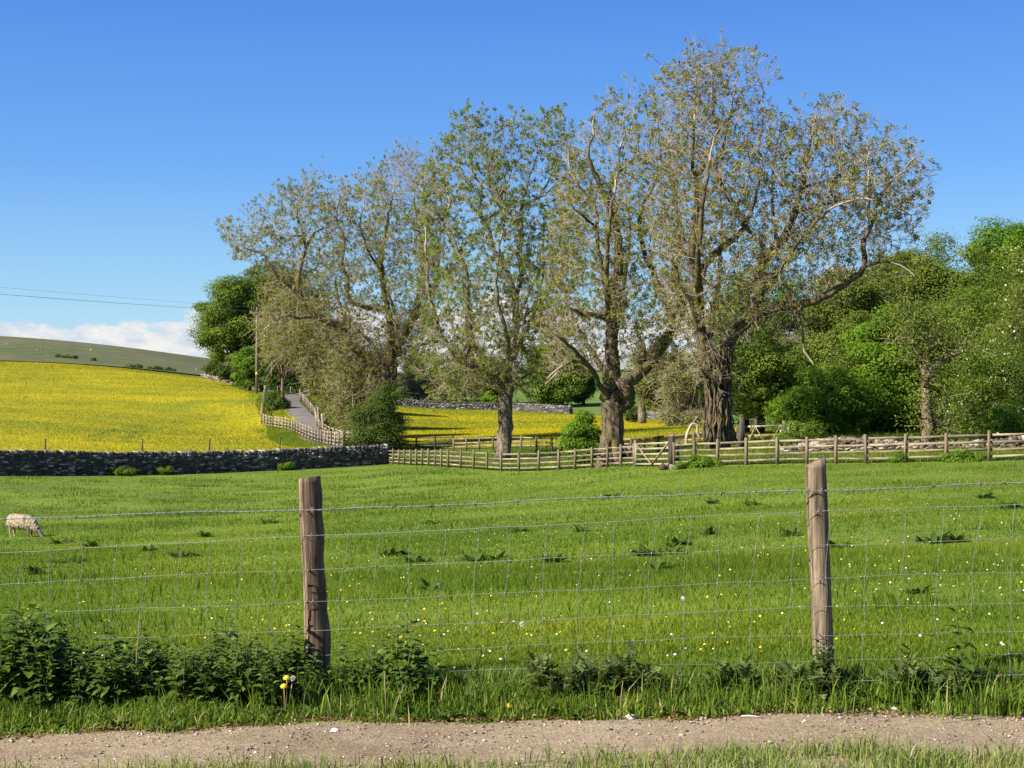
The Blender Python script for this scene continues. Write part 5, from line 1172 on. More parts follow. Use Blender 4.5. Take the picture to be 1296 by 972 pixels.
def sheep(loc, heading, label, group=None, scale=1.0, far=False):
    # local frame: +x is forward; grazing, head down
    o = thing('sheep', label, 'sheep', loc, group); o.rotation_euler = (0, 0, heading); o.scale = (scale,) * 3
    b_ = MB()
    loft(b_, [(-.44, 0, .46, .10, .13), (-.30, 0, .46, .16, .18), (0, 0, .45, .18, .19), (.25, 0, .44, .16, .18), (.40, 0, .39, .11, .15), (.52, 0, .30, .075, .11), (.60, 0, .215, .068, .085), (.66, 0, .165, .066, .08), (.71, 0, .115, .055, .062), (.76, 0, .06, .042, .045), (.785, 0, .03, .034, .032)])
    for x, y, back in ((-.36, .10, 1), (-.32, -.10, 1), (.27, .09, 0), (.31, -.09, 0)):
        if back: loft(b_, [(x + .03, y * .9, .42, .075, .13), (x - .01, y, .31, .055, .085), (x - .055, y, .21, .030, .042), (x - .045, y, .12, .022, .026), (x - .02, y, .035, .022, .026), (x, y, .0, .028, .034)], 12)
        else: loft(b_, [(x, y * .9, .38, .065, .10), (x + .01, y, .27, .043, .055), (x + .015, y, .17, .028, .032), (x + .005, y, .09, .021, .023), (x + .01, y, .03, .021, .024), (x + .02, y, .0, .027, .032)], 12)
    for sy in (1, -1): loft(b_, [(.63, .05 * sy, .215, .02, .012), (.60, .10 * sy, .225, .028, .012), (.585, .145 * sy, .205, .022, .010), (.58, .165 * sy, .19, .008, .006)], 8)
    melted('body', b_, M['farwool'] if far else M['sheepface'], o, .03 if far else .011, 0, 1 if far else 3)
    if not far:
        f = MB()
        loft(f, [(-.54, 0, .47, .07, .10), (-.49, 0, .47, .14, .17), (-.38, 0, .475, .20, .215), (-.2, 0, .47, .225, .225), (0, 0, .455, .235, .235), (.18, 0, .445, .225, .225), (.32, 0, .425, .19, .205), (.43, 0, .37, .145, .17), (.53, 0, .30, .105, .125), (.585, 0, .25, .08, .095)], 20)
        for x, y, z0 in ((-.37, .10, .27), (-.34, -.10, .27), (.28, .09, .27), (.31, -.09, .27)): loft(f, [(x, y * .9, .43, .11, .12), (x - .01, y, .33, .085, .09), (x - .02, y, z0, .055, .06)], 12)
        loft(f, [(-.53, 0, .47, .045, .045), (-.575, 0, .40, .042, .04), (-.575, 0, .31, .035, .03), (-.57, 0, .25, .02, .018)], 10)
        melted('fleece', f, M['wool'], o, .014, .0032, 3)
    return o
sheep(at(28, 44.0), R(-24), 'cream fleeced sheep with a dark face grazing near the left edge of the pasture')
for px, py, Y, lab in ((9, 438, 690, 'tiny pale sheep speck at the left edge of the moor'), (52, 443, 660, 'tiny pale sheep speck on the upper moor, left of a pair'), (64, 443, 655, 'tiny pale sheep speck on the upper moor, right of a pair'), (48, 447, 640, 'tiny grey sheep speck just below the pair on the moor'), (115, 441, 700, 'tiny pale sheep speck near the moor skyline'), (249, 474, 520, 'tiny white sheep speck beside the skyline sycamore')):
    sheep(at(px, Y, True) + [0, 0, .25], R(20 + px), lab, 'sheep far off on the moor', 1.15, True)
# ------------------------------------------------------------------ the wire fence in front
def S(px, Y, py): return P(px, py, Y)
FX = np.array([-5.3, -3.07, -0.885, 1.305, 3.5, 5.7]); FYY = np.array([6.98, 6.80, 6.54, 6.28, 6.02, 5.76])
TOPW = np.array([-.77, -.682, -.594, -.487, -.39, -.30])           # barbed wire
NETW = np.array([-.94, -.85, -.713, -.577, -.47, -.38])           # top of the netting
def fy(x): return np.interp(x, FX, FYY)
def gz(x, y): return float(zP(np.array([x]), np.array([max(y, 5.0)]))[0])
org = np.array([0.2, 6.4, gz(0.2, 6.4)])
wf = thing('wire_fence', 'wire fence of barbed wire and stock netting on wooden posts in the foreground', 'fence', org)
def wob(x, k, a): return a * (math.sin(x * 3.1 + k * 1.7) + .6 * math.sin(x * 7.3 + k * 2.9) + .3 * math.sin(x * 17 + k))
DROP = np.array([0, .146, .288, .412, .525, .628, .722])
# sawn post: four-sided, slightly tapering, a rough waney edge, leaning to the left
def sawn_post():
    b_ = MB(); y = 6.54 + .066; m = 46
    pts = []
    top, bot = S(391.5, y, 604), S(404.5, y, 892); bot[2] = gz(bot[0], y) - .12
    for i in range(m):
        s = i / (m - 1); c = top * (1 - s) + bot * s
        wl = .041 + .010 * s + .004 * math.sin(s * 9 + .5); wr = .041 + .016 * s + .004 * math.sin(s * 12) + .0025 * math.sin(s * 31)
        ch = .014
        sec = [(-wl, .045), (-wl - .001, -.034), (-wl + ch * 1.5, -.066 - .003 * math.sin(s * 17)), (wr - ch * .6, -.030 - .003 * math.sin(s * 23 + 1)), (wr, -.018), (wr + .002, .045)]
        for dx, dy in sec: pts.append(c + [dx + rng.normal(0, .0009), dy + rng.normal(0, .0012), 0])
    n = 6; i, j = np.meshgrid(np.arange(m - 1), np.arange(n), indexing='ij'); j2 = (j + 1) % n
    pts = np.array(pts); pts[:6, 2] += np.array([-.006, -.004, 0, .004, .006, .003])
    fq = np.stack([i * n + j, (i + 1) * n + j, (i + 1) * n + j2, i * n + j2], -1).reshape(-1, 4); pale = (j.ravel() <= 1)  # left-edge faces paler: sapwood, with the sunlit strip put into the colour
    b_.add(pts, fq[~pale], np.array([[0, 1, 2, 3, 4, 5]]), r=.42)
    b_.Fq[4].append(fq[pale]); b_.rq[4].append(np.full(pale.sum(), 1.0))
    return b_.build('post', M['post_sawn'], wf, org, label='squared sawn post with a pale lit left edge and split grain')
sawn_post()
def round_post(px0, py0, px1, x, y, label, r0=.0435, r1=.046):
    b_ = MB(); m, n = 40, 22
    top = S(px0, y, py0) if px0 is not None else np.array([x, y, np.interp(x, FX, TOPW) + .13]); bot = S(px1, y, 880) if px1 is not None else np.array([x + .06, y, 0]); bot[2] = gz(bot[0], y) - .12
    V = []; ph = np.arange(n) * 2 * math.pi / n; g = rng.normal(0, .0011, n); g[5] -= .004; g[12] -= .004; g[17] -= .003
    for i in range(m):
        s = i / (m - 1); c = top * (1 - s) + bot * s; r_ = (r0 * (1 - s) + r1 * s) * (1 + .02 * math.sin(s * 8)) + g + rng.normal(0, .0004, n)
        V.append(c + np.stack([r_ * np.cos(ph), r_ * np.sin(ph), (.022 * np.cos(ph) if i == 0 else 0 * ph)], 1))
    V = np.concatenate(V); i, j = np.meshgrid(np.arange(m - 1), np.arange(n), indexing='ij'); j2 = (j + 1) % n
    V = np.vstack([V, top]); jj = np.arange(n)
    b_.add(V, np.stack([i * n + j, (i + 1) * n + j, (i + 1) * n + j2, i * n + j2], -1).reshape(-1, 4), np.stack([jj, (jj + 1) % n, np.full(n, m * n)], -1), r=.5)
    return b_.build('post', M['post_round'], wf, org, label=label)
round_post(1032, 584, 1046, 0, 6.28 + .052, 'round post with a sloping cut top, leaning left')
round_post(None, 0, None, FX[1], FYY[1] + .05, 'round post beyond the left edge')
round_post(None, 0, None, FX[4], FYY[4] + .05, 'round post beyond the right edge')
# barbed wire: two twisted strands
def strand(x0, x1, zf, yf, n): x = np.linspace(x0, x1, n); return np.stack([x, [yf(a) for a in x], [zf(a) for a in x]], 1)
bz = lambda x: float(np.interp(x, FX, TOPW)) + wob(x, 0, .0035)
c = strand(FX[1], FX[4], bz, lambda x: float(fy(x)) - .004, 1400)
ph = np.cumsum(np.concatenate([[0], np.linalg.norm(np.diff(c, axis=0), axis=1)])) / .055 * 2 * math.pi
b_ = MB()
for k in (0, math.pi): b_.tube(c + np.stack([0 * ph, np.cos(ph + k), np.sin(ph + k)], 1) * .0021, .0017, 4, False)
s = FX[1] + .03
while s < FX[4]:
    q = np.array([s, float(fy(s)) - .004, bz(s)])
    for k in range(2):
        a = rng.uniform(0, math.pi); d = np.array([rng.normal(0, .25), math.cos(a), math.sin(a)]); d /= np.linalg.norm(d)
        b_.tube([q - d * .017 + [k * .005, 0, 0], q + d * .017 + [k * .005, 0, 0]], .0013, 4)
    t_ = np.linspace(0, 4 * math.pi, 14); b_.tube(q + np.stack([(t_ / (4 * math.pi) - .5) * .014, .0042 * np.cos(t_), .0042 * np.sin(t_)], 1), .0014, 4)
    s += rng.uniform(.078, .104)
b_.build('barbed_wire', M['rusty'], wf, org)
nz = lambda x, k: float(np.interp(x, FX, NETW)) - float(DROP[k]) * (1 + .012 * math.sin(x * 2 + k)) + wob(x, k + 3, .0028)
b_ = MB()
for k in range(7):
    b_.tube(strand(FX[1], FX[4], lambda x: nz(x, k), lambda x: float(fy(x)) - .004 + wob(x, k + 9, .004), 420), .0015 if k in (0, 6) else .00115, 5, False, r=.5)
x = FX[1] + .06; knots = b_
while x < FX[4]:
    top_b = rng.uniform(.012, .04)
    pts = []; ks = np.linspace(0, 6, 31)
    kx = x - .002 + rng.normal(0, .004, 7); kx[0] = x + top_b
    kx[1] = x + top_b * .45
    for t_ in ks:
        xx_ = float(np.interp(t_, range(7), kx)) + .0035 * math.sin(t_ * math.pi) * (1 if int(x * 10) % 2 else -1)
        z = float(np.interp(t_, range(7), [nz(xx_, i) for i in range(7)])); pts.append([xx_, float(fy(xx_)) - .006 + .004 * math.sin(t_ * 2 + x * 5), z])
    b_.tube(pts, .00105, 5, False, r=.5)
    for i in range(7): knots.box([kx[i], float(fy(kx[i])) - .006, nz(kx[i], i)], np.eye(3), (.0032, .003, .0032), jit=.3)
    x += .1503 + rng.normal(0, .006)
b_.build('wire_netting', M['wire'], wf, org)
for fx_, lean in ((FX[2], .075), (FX[3], .075)):
    for k in (-1, 0, 2, 4):
        z = bz(fx_) if k < 0 else nz(fx_, k); q = np.array([fx_ + rng.uniform(-.012, .012), float(fy(fx_)) - .01, z]); sb = MB()
        sb.tube([q + [.005, .022, .010], q + [.005, -.001, .010], q + [0, -.004, 0], q + [-.005, -.001, -.010], q + [-.005, .022, -.010]], .0018, 5); sb.build('staple', M['rusty'], wf, org)

# ------------------------------------------------------------------ grass
def blade_field(name, X, Y, Z, h, w, mat, label, cat, tone, lean=0.35, seg=1, seed=1):
    g = np.random.default_rng(seed); n = len(X)
    a = g.uniform(0, 2 * math.pi, n); ln = h * g.uniform(.05, 1, n) * lean; la = g.uniform(0, 2 * math.pi, n)
    b0 = np.stack([X, Y, Z - .006], 1); sd_ = np.stack([np.cos(a), np.sin(a), 0 * a], 1) * (w / 2)[:, None]
    le = np.stack([np.cos(la), np.sin(la), 0 * la], 1) * ln[:, None]; up = np.array([0, 0, 1.0])
    if seg == 1:
        V = np.stack([b0 - sd_, b0 + sd_, b0 + le + up * (h * .95)[:, None]], 1).reshape(-1, 3)
        F_ = [np.arange(n * 3).reshape(-1, 3)]; rv = tone
    else:
        m = b0 + le * .3 + up * (h * .55)[:, None]; tp = b0 + le + up * (h * (1 - .25 * (ln / h)))[:, None]
        V = np.stack([b0 - sd_, b0 + sd_, m + sd_ * .8, m - sd_ * .8, tp], 1).reshape(-1, 3); k = np.arange(n)[:, None] * 5
        F_ = [k + [3, 2, 4], k + [0, 1, 2, 3]]; rv = np.concatenate([tone, tone])
    o = mk(name, V, F_, mat, rnd=np.clip(rv, 0, 1)); return tag(o, label, cat, kind='stuff')
def lowfreq(X, Y, s, seed):
    g = np.random.default_rng(seed); out = 0
    for k in range(5):
        a, b_, p_ = g.normal(0, s), g.normal(0, s), g.uniform(0, 6.3); out = out + np.sin(a * X + b_ * Y + p_)
    return out / 5 * 1.6
def fan(n, y0, y1, px0, px1, g, power=1.0):
    """points spread evenly over the ground seen between two distances, a little wider than the frame"""
    Y = np.sqrt(g.uniform(y0 ** 2, y1 ** 2, n)); X = (g.uniform(px0, px1, n) - CX) / F * Y
    return X, Y
g = np.random.default_rng(3)
for i, (y0, y1, n, h0, h1, w0, sg) in enumerate(((6.75, 9.5, 170000, .022, .055, .005, 2), (9.5, 16, 200000, .024, .058, .007, 1), (16, 30, 220000, .022, .050, .012, 1), (30, 60, 220000, .028, .060, .020, 1), (60, 112, 160000, .035, .07, .040, 1))):
    X, Y = fan(n, y0, y1, -330, 1620, g); pxx = CX + X / Y * F; ok = Y < yb(pxx) - .15; X, Y = X[ok], Y[ok]; Z = zP(X, Y)
    lf = lowfreq(X, Y, .55, 5) ; lf2 = lowfreq(X, Y, 2.6, 9); n = len(X)
    h = g.uniform(h0, h1, n) * (1 + .5 * lf2) * (1 - .3 * lf); tone = .43 + .15 * lf + .13 * lf2 + g.normal(0, .17, n); tone[g.random(n) < .025] = .97
    blade_field('pasture_grass', X, Y, Z, np.maximum(h, .02), w0 * g.uniform(.7, 1.3, n), M['blade'], ('long near blades of the pasture', 'short pasture grass a little beyond the wire', 'pasture grass in the middle of the field', 'pasture grass in the far half of the field', 'pasture grass along the far wall and rail fence')[i], 'grass', tone, .75, sg, 20 + i)
# rougher tufts the sheep leave standing, thick along the far wall and sparse elsewhere
nt = 620; px = g.uniform(-250, 1500, nt); Yt = np.where(g.random(nt) < .6, g.uniform(44, 92, nt), np.exp(g.uniform(math.log(9), math.log(60), nt))); far_ = Yt > 44; px = np.where(far_ & (g.random(nt) < .8), g.uniform(-200, 620, nt), px)
ok = Yt < yb(px) - 2; px, Yt = px[ok], Yt[ok]; nt = len(px); ii = np.repeat(np.arange(nt), 46); n = len(ii); rad_ = g.uniform(.10, .28, nt)[ii] * (1 + Yt[ii] / 70)
X = ((px - CX) / F * Yt)[ii] + g.normal(0, 1, n) * rad_ * 1.5; Y = Yt[ii] + g.normal(0, 1, n) * rad_
blade_field('tussock_grass', X, Y, zP(X, Y), g.uniform(.06, .15, n) * (1 + Yt[ii] / 140), (.006 + .0003 * Y) * g.uniform(.7, 1.3, n), M['blade'], 'darker uneven tufts of grass left standing in the pasture', 'grass', np.clip(.10 + g.normal(0, .12, n), 0, 1), .6, 1, 34)
# rank verge along the fence foot
n = 62000; X = g.uniform(-3.4, 3.6, n); e0 = 5.98 + .03 * np.sin(X * 1.7 + 2) + .03 * np.sin(X * 6.7) + .05 * np.sin(X * 11 + 1) * np.sin(X * 3.3)
Y = e0 + g.random(n) ** 0.9 * (fy(X) + .32 - e0); Y = Y - np.where(g.random(n) < .10, np.abs(g.normal(0, .035, n)) * (1 + lowfreq(X, Y, 9, 61)), 0); s = (Y - e0) / (fy(X) + .3 - e0); Z = zP(X, Y)
tuft = lowfreq(X, Y, 5, 12); h = (.042 + .085 * np.clip(s * 1.35, 0, 1) * (1 - .55 * np.clip(s - .75, 0, 1) * 4)) * (1 + .4 * tuft) * g.uniform(.55, 1.2, n)
tone = .48 + .24 * lowfreq(X, Y, 4, 14) + g.normal(0, .18, n); tone[g.random(n) < .06] = .98
blade_field('verge_grass', X, Y, Z, np.maximum(h, .03), .0058 * g.uniform(.7, 1.5, n), M['verge'], 'taller rank grass of the verge along the foot of the wire fence', 'grass', tone, .9, 2, 31)
# tall seeding blades in tussocks
n = 2600; tc_ = np.concatenate([g.uniform(-3, -.3, 100), g.uniform(-.3, 3.3, 50)]); ii = g.integers(0, 150, n); X = tc_[ii] + g.normal(0, .06, n); Y = fy(X) - .22 + g.normal(0, .07, 150)[ii] + g.normal(0, .05, n); Z = zP(X, Y)
tone = .4 + g.normal(0, .2, n); tone[g.random(n) < .06] = .98
blade_field('tussock_grass', X, Y, Z, g.uniform(.09, .20, n), .0055 * g.uniform(.7, 1.4, n), M['verge'], 'long blades in tussocks among the nettles at the fence foot', 'grass', tone, .5, 2, 32)
# strip between the ruts
n = 26000; X = g.uniform(-3.2, 3.2, n); Y = 4.70 + .68 * g.random(n) ** .8 + .03 * np.sin(X * 2.3); Y = np.minimum(Y, 5.41 + .035 * np.sin(X * 4) + .03 * np.sin(X * 9)); Y -= .08 * g.random(n) ** 2
Z = zP(X, np.maximum(Y, 5)); cl = np.clip(.5 + .95 * lowfreq(X, Y, 6, 17), 0.03, 1); ok = g.random(n) < cl; X, Y, Z = X[ok], Y[ok], Z[ok]; n = len(X)
blade_field('track_grass', X, Y, Z, g.uniform(.03, .10, n) * (1 + .3 * lowfreq(X, Y, 7, 21)), .0042 * g.uniform(.7, 1.4, n), M['strip'], 'thin dry grass growing along the middle of the track', 'grass', np.clip(.5 + g.normal(0, .24, n), 0, 1), .8, 2, 33)
# flower heads of the two meadows
def meadow_heads(name, prof, n, label, seed, px_hi=None):
    g = np.random.default_rng(seed); mp_, s0, e0 = prof; px = g.uniform(mp_[0], mp_[-1], n * 3); a, b_ = np.interp(px, mp_, s0), np.interp(px, mp_, e0)
    Y = a + (b_ - a) * g.random(n * 3) ** 1.25; X = (px - CX) / F * Y
    k = g.random(n * 3) < Y / Y.max(); X, Y, px = X[k][:n], Y[k][:n], px[k][:n]; n = len(X)
    lf = lowfreq(X, Y, .11, seed) + .5 * lowfreq(X, Y, .5, seed + 1)
    edge_ = np.clip((np.interp(px, mp_, e0) - Y) / 6, 0, 1) if px_hi is None else np.clip((px_hi(Y) - px) / 14, 0, 1)
    # two curved wheel marks where the flowers are trodden down
    tone = .50 + .26 * lf + g.normal(0, .28, n) - .55 * (1 - edge_)
    if px_hi is not None:
        for off_ in (0, 2.3):
            d = np.abs(X - (-31 + off_ - 7 * np.sin((Y - 110) / 26) )); tone -= .4 * np.exp(-(d / .8) ** 2) * (Y > 112) * (Y < 190)
    h = g.uniform(.06, .15, n)
    return blade_field(name, X, Y, zB(X, Y) + .06, h, (.014 + .00022 * Y) * g.uniform(.7, 1.4, n), M['flowertuft'], label, 'buttercups', np.clip(tone, 0.02, 1), .6, 1, seed)
meadow_heads('buttercups', LM, 420000, 'buttercups covering the sloping meadow left of the lane', 41, lambda Y: np.interp(Y, [110, 118, 130, 160, 205, 262], [425, 400, 345, 322, 322, 300]))
meadow_heads('buttercups', RM, 240000, 'buttercups covering the level meadow behind the ash trees', 42)
# rougher grass behind the rail fence and up the lane banks
n = 90000; px = g.uniform(440, 1500, n); a = yb(px) + .3; Y = a + g.random(n) ** 1.4 * (np.interp(px, [440, 520, 760, 1000, 1100, 1500], [14, 12, 22, 25, 48, 40])); X = (px - CX) / F * Y
blade_field('bank_grass', X, Y, zB(X, Y), g.uniform(.10, .30, n), .03 * g.uniform(.7, 1.4, n), M['blade'], 'longer grass between the rail fence and the meadow', 'grass', np.clip(.42 + g.normal(0, .2, n), 0, 1), .6, 1, 43)
n = 50000; k_ = g.integers(0, len(lp), n); o_ = g.uniform(1.5, 4.2, n) * np.where(g.random(n) < .5, -1, 1); X = lp[k_, 0] + sd[k_, 0] * o_; Y = lp[k_, 1] + sd[k_, 1] * o_
blade_field('lane_grass', X, Y, zB(X, Y), g.uniform(.12, .32, n), .05 * g.uniform(.7, 1.4, n), M['blade'], 'grass on the banks of the lane', 'grass', np.clip(.5 + g.normal(0, .2, n), 0, 1), .6, 1, 44)
# small flowers in the pasture
def discs(name, X, Y, zh, rad, mat, label, cat, seed):
    g = np.random.default_rng(seed); n = len(X); C = np.stack([X, Y, zP(X, Y) + zh], 1)
    nr = unit(np.stack([g.normal(-.3, .4, n), g.normal(-.35, .4, n), np.ones(n)], 1)); u = unit(np.cross(nr, [0, 1.0, 0])); v = np.cross(nr, u); a = np.arange(6) * math.pi / 3
    V = C[:, None] + rad[:, None, None] * (np.cos(a)[None, :, None] * u[:, None] + np.sin(a)[None, :, None] * v[:, None]); V = np.concatenate([V, (C + nr * rad[:, None] * .35)[:, None]], 1).reshape(-1, 3)
    k = np.arange(n)[:, None] * 7; f = np.concatenate([k + [j, (j + 1) % 6, 6] for j in range(6)], 1).reshape(-1, 3)
    return tag(mk(name, V, [f], mat), label, cat, kind='stuff')
def flower_pts(n, seed, bias):
    g = np.random.default_rng(seed); X, Y = [], []
    while len(X) < n:
        px = 648 + (g.beta(*bias) - .5) * 1700; Yv = float(np.exp(g.uniform(math.log(6.9), math.log(58))));
        if px < -250 or px > 1550 or Yv > float(yb(px)) - 2: continue
        c_ = math.sin(px * .011 + seed) + math.sin(Yv * .7 + px * .004)
        if g.random() < .5 + .25 * c_: X.append((px - CX) / F * Yv); Y.append(Yv)
    return np.array(X), np.array(Y)
X, Y = flower_pts(420, 51, (2.6, 1.5)); discs('daisies', X, Y, g.uniform(.04, .08, len(X)), g.uniform(.0038, .0070, len(X)) * (1 + Y * .016), M['white'], 'white daisies dotted over the pasture', 'daisies', 52)
X, Y = flower_pts(480, 53, (2.0, 1.6)); discs('yellow_flowers', X, Y, g.uniform(.04, .09, len(X)), g.uniform(.0036, .0072, len(X)) * (1 + Y * .018), M['yellow'], 'small yellow buttercups dotted over the pasture', 'buttercups', 54)
# grit, chips and fallen bud scales on the track
n = 4200; X = g.uniform(-3, 3, n); Y = 5.3 + .68 * g.random(n); sz = np.exp(g.normal(-6.15, .48, n)) * (1 + .25 * (Y > 5.85)); b_ = []
SGN = MB.SG[None] * sz[:, None, None] * g.uniform(.5, 1.2, (n, 8, 3)) * np.array([1.1, 1, .6]); V = (np.stack([X, Y, zP(X, Y) + .007 + sz * .15], 1)[:, None] + SGN).reshape(-1, 3)
tag(mk('gravel', V, [(np.arange(n)[:, None, None] * 8 + MB.BOX[None]).reshape(-1, 4)], M['pebble'], rnd=np.repeat(g.random(n) ** 1.2, 6)), 'loose grit and small stones on the track', 'gravel', kind='stuff')
n = 1900; X = g.uniform(-3, 3, n); Y = 5.985 + .03 * np.sin(X * 1.7 + 2) + .03 * np.sin(X * 6.7) + g.normal(0, .03, n); Ls = g.uniform(.01, .03, n); dd = unit(np.stack([g.normal(0, 1, n), g.normal(0, 1, n), g.normal(0, .25, n)], 1))
M['litter'] = leaf_mat('bud_scales', [(0, (.10, .055, .03)), (.6, (.22, .10, .05)), (1, (.34, .23, .13))], .1)
V, f = blades(np.stack([X, Y, zP(X, Y) + .014], 1), dd, unit(g.normal(0, .4, (n, 3)) + [0, 0, 1]), Ls, Ls * .4)
tag(mk('leaf_litter', V, [f], M['litter'], rnd=np.repeat(g.random(n), 2)), 'rusty fallen bud scales along the edge of the track', 'litter', kind='stuff')

# ------------------------------------------------------------------ single plants
L_NET = leaf_mat('nettle_leaf', [(0, (.030, .062, .010)), (.5, (.076, .128, .016)), (1, (.15, .21, .038))], .32, .65)
L_DOCK = leaf_mat('dock_leaf', [(0, (.032, .066, .009)), (.5, (.065, .115, .014)), (1, (.13, .19, .03))], .3, .65)
L_THI = leaf_mat('thistle_leaf', [(0, (.042, .066, .014)), (.5, (.090, .125, .030)), (1, (.17, .21, .065))], .3, .7)
M['stem'] = simple('plant_stem', (.085, .11, .035), .7, var=.2)
M['drystem'] = simple('dry_stem', (.24, .18, .09), .8, var=.2)
def leaf_shape(base, axis, nrm, L, W, droop, teeth=0, rows_=5, r=None):
    """a pointed leaf, folded on its midrib, bending down towards the tip"""
    side = unit(np.cross(axis, nrm)); V = []; m = rows_
    for i in range(m + 1):
        s = i / m; w = W * .5 * (math.sin(math.pi * min(1, s ** .72)) ** .9 if 0 < s < 1 else .02) * (1 + (teeth if i % 2 else -teeth))
        c_ = base + axis * L * s * (1 - .15 * droop * s) - nrm * L * droop * s * s * .6
        V += [c_ - side * w + nrm * w * .35, c_, c_ + side * w + nrm * w * .35]
    f = []
    for i in range(m): a = i * 3; f += [[a, a + 1, a + 4, a + 3], [a + 1, a + 2, a + 5, a + 4]]
    return np.array(V), np.array(f)
class PlantMesh: pass
def nettle_proto(h, seed):
    g = np.random.default_rng(seed); st_, lf = MB(), MB()
    stems = [(np.zeros(3), h)] + [(np.array([g.normal(0, .04), g.normal(0, .04), 0]), h * g.uniform(.55, .9)) for _ in range(2)]
    for b0, hh in stems:
        bend = g.normal(0, .05, 2); pts = [b0 + [bend[0] * s * s, bend[1] * s * s, hh * s] for s in np.linspace(0, 1, 6)]
        st_.tube(pts, np.linspace(.0035, .0018, 6), 5, False)
        nd = max(5, int(hh / .034)); a = g.uniform(0, 3.14)
        for i in range(nd):
            s = .18 + .82 * i / (nd - 1); q = b0 + [bend[0] * s * s, bend[1] * s * s, hh * s]; a += math.pi / 2 + g.normal(0, .25)
            for k in (0, math.pi):
                el = g.uniform(-.1, .55) if i < nd - 1 else g.uniform(.4, .9); ax = np.array([math.cos(a + k) * math.cos(el), math.sin(a + k) * math.cos(el), math.sin(el)])
                nr = unit(np.cross(np.cross(ax, [0, 0, 1.0]), ax)); L = (.034 + .042 * math.sin(math.pi * min(1, s * .75 + .15))) * g.uniform(.8, 1.25)
                V, f = leaf_shape(q + ax * .012, ax, nr, L, L * .58, g.uniform(.2, .75), .16, 8); lf.add(V, f, r=np.clip(g.normal(.45 + .25 * (s - .5), .2), 0, 1))
    return st_, lf
def place(protos, mats, names, name, cat, label, group, loc, rot, sc):
    o = thing(name, label, cat, loc, group); o.rotation_euler = (rng.normal(0, .05), rng.normal(0, .05), rot); o.scale = (sc,) * 3
    for nm, me in zip(names, protos):
        c_ = bpy.data.objects.new(nm, me); COL.objects.link(c_); c_.parent = o
    return o
def bake(mbs, names, mats):
    out = []
    for b_, nm, m in zip(mbs, names, mats):
        o = b_.build(nm, m, None, None, True); out.append(o.data); bpy.data.objects.remove(o)
    return out
NET = [bake(nettle_proto(h, 60 + i), ('stem', 'leaves'), (M['stem'], L_NET)) for i, h in enumerate((.30, .36, .33, .28, .38, .24))]
LEAFT = ('stem', 'leaves')
g = np.random.default_rng(77)
def put_nettle(x, y, sc, label, group): place(NET[int(g.integers(0, 6))], None, LEAFT, 'nettle_plant', 'nettle', label, group, (x, y, gz(x, y) - .01), g.uniform(0, 6.28), sc)
for i in range(190):
    t_ = i / 190; px = -40 + 425 * (t_ ** 1.05) + g.normal(0, 8); y = float(fy((px - CX) / F * 6.5)) - g.uniform(-.18, .36); x = (px - CX) / F * y
    edge = .90 + .10 * math.sin(px * .05) ; sc = (1.08 if px < 90 else .84) * edge * g.uniform(.8, 1.15)
    put_nettle(x, y, sc, 'dark stinging nettle in the dense bed left of the squared post', 'nettles in the left bed')
for px, dy, sc in ((425, .1, .62), (440, .02, .7), (452, .15, .6), (462, .05, .55), (410, .18, .6)): y = float(fy((px - CX) / F * 6.5)) - dy; put_nettle((px - CX) / F * y, y, sc, 'small nettle just right of the squared post foot', 'nettles right of the squared post')
for px, dy, sc in ((478, .1, .75), (492, .02, .85), (505, .1, .95), (518, .0, .98), (530, .08, .95), (540, .16, .85), (512, .2, .8), (498, .22, .7)): y = float(fy((px - CX) / F * 6.5)) - dy; put_nettle((px - CX) / F * y, y, sc, 'nettle in the separate clump a little right of the squared post', 'nettles in the separate clump')
y = 6.16; o = place(NET[4], None, LEAFT, 'nettle_plant', 'nettle', 'single tall nettle standing alone right of the round post', None, ((1219 - CX) / F * y, y, gz(1.9, y)), 1.0, .98)
for px, sc in ((1046, .75), (1052, .6)): y = 6.26; put_nettle((px - CX) / F * y, y, sc, 'nettle shoots growing up the foot of the round post', 'nettles at the round post')
def thistle_proto(seed, h):
    g = np.random.default_rng(seed); st_, lf = MB(), MB()
    for k in range(7):
        a = g.uniform(0, 6.28); tip = np.array([math.cos(a) * g.uniform(.02, .14), math.sin(a) * g.uniform(.02, .14), h * g.uniform(.6, 1.05)]); b0 = np.array([math.cos(a), math.sin(a), 0]) * g.uniform(0, .05)
        pts = [b0 + (tip - b0) * s + [0, 0, .02 * math.sin(3.1 * s)] for s in np.linspace(0, 1, 5)]; st_.tube(pts, np.linspace(.004, .002, 5), 5, False)
        for i in range(11):
            s = .08 + .92 * i / 10; q = b0 + (tip - b0) * s; aa = g.uniform(0, 6.28); el = g.uniform(.1, 1.0); ax = np.array([math.cos(aa) * math.cos(el), math.sin(aa) * math.cos(el), math.sin(el)]); nr = unit(np.cross(np.cross(ax, [0, 0, 1.0]), ax))
            L = g.uniform(.06, .13) * (1.1 - .5 * s); V, f = leaf_shape(q, ax, nr, L, L * .42, g.uniform(-.1, .5), .55, 8); lf.add(V, f, r=np.clip(g.normal(.5, .22), 0, 1))
    return st_, lf
THI = [bake(thistle_proto(90 + i, h), LEAFT, (M['stem'], L_THI)) for i, h in enumerate((.20, .24, .17))]
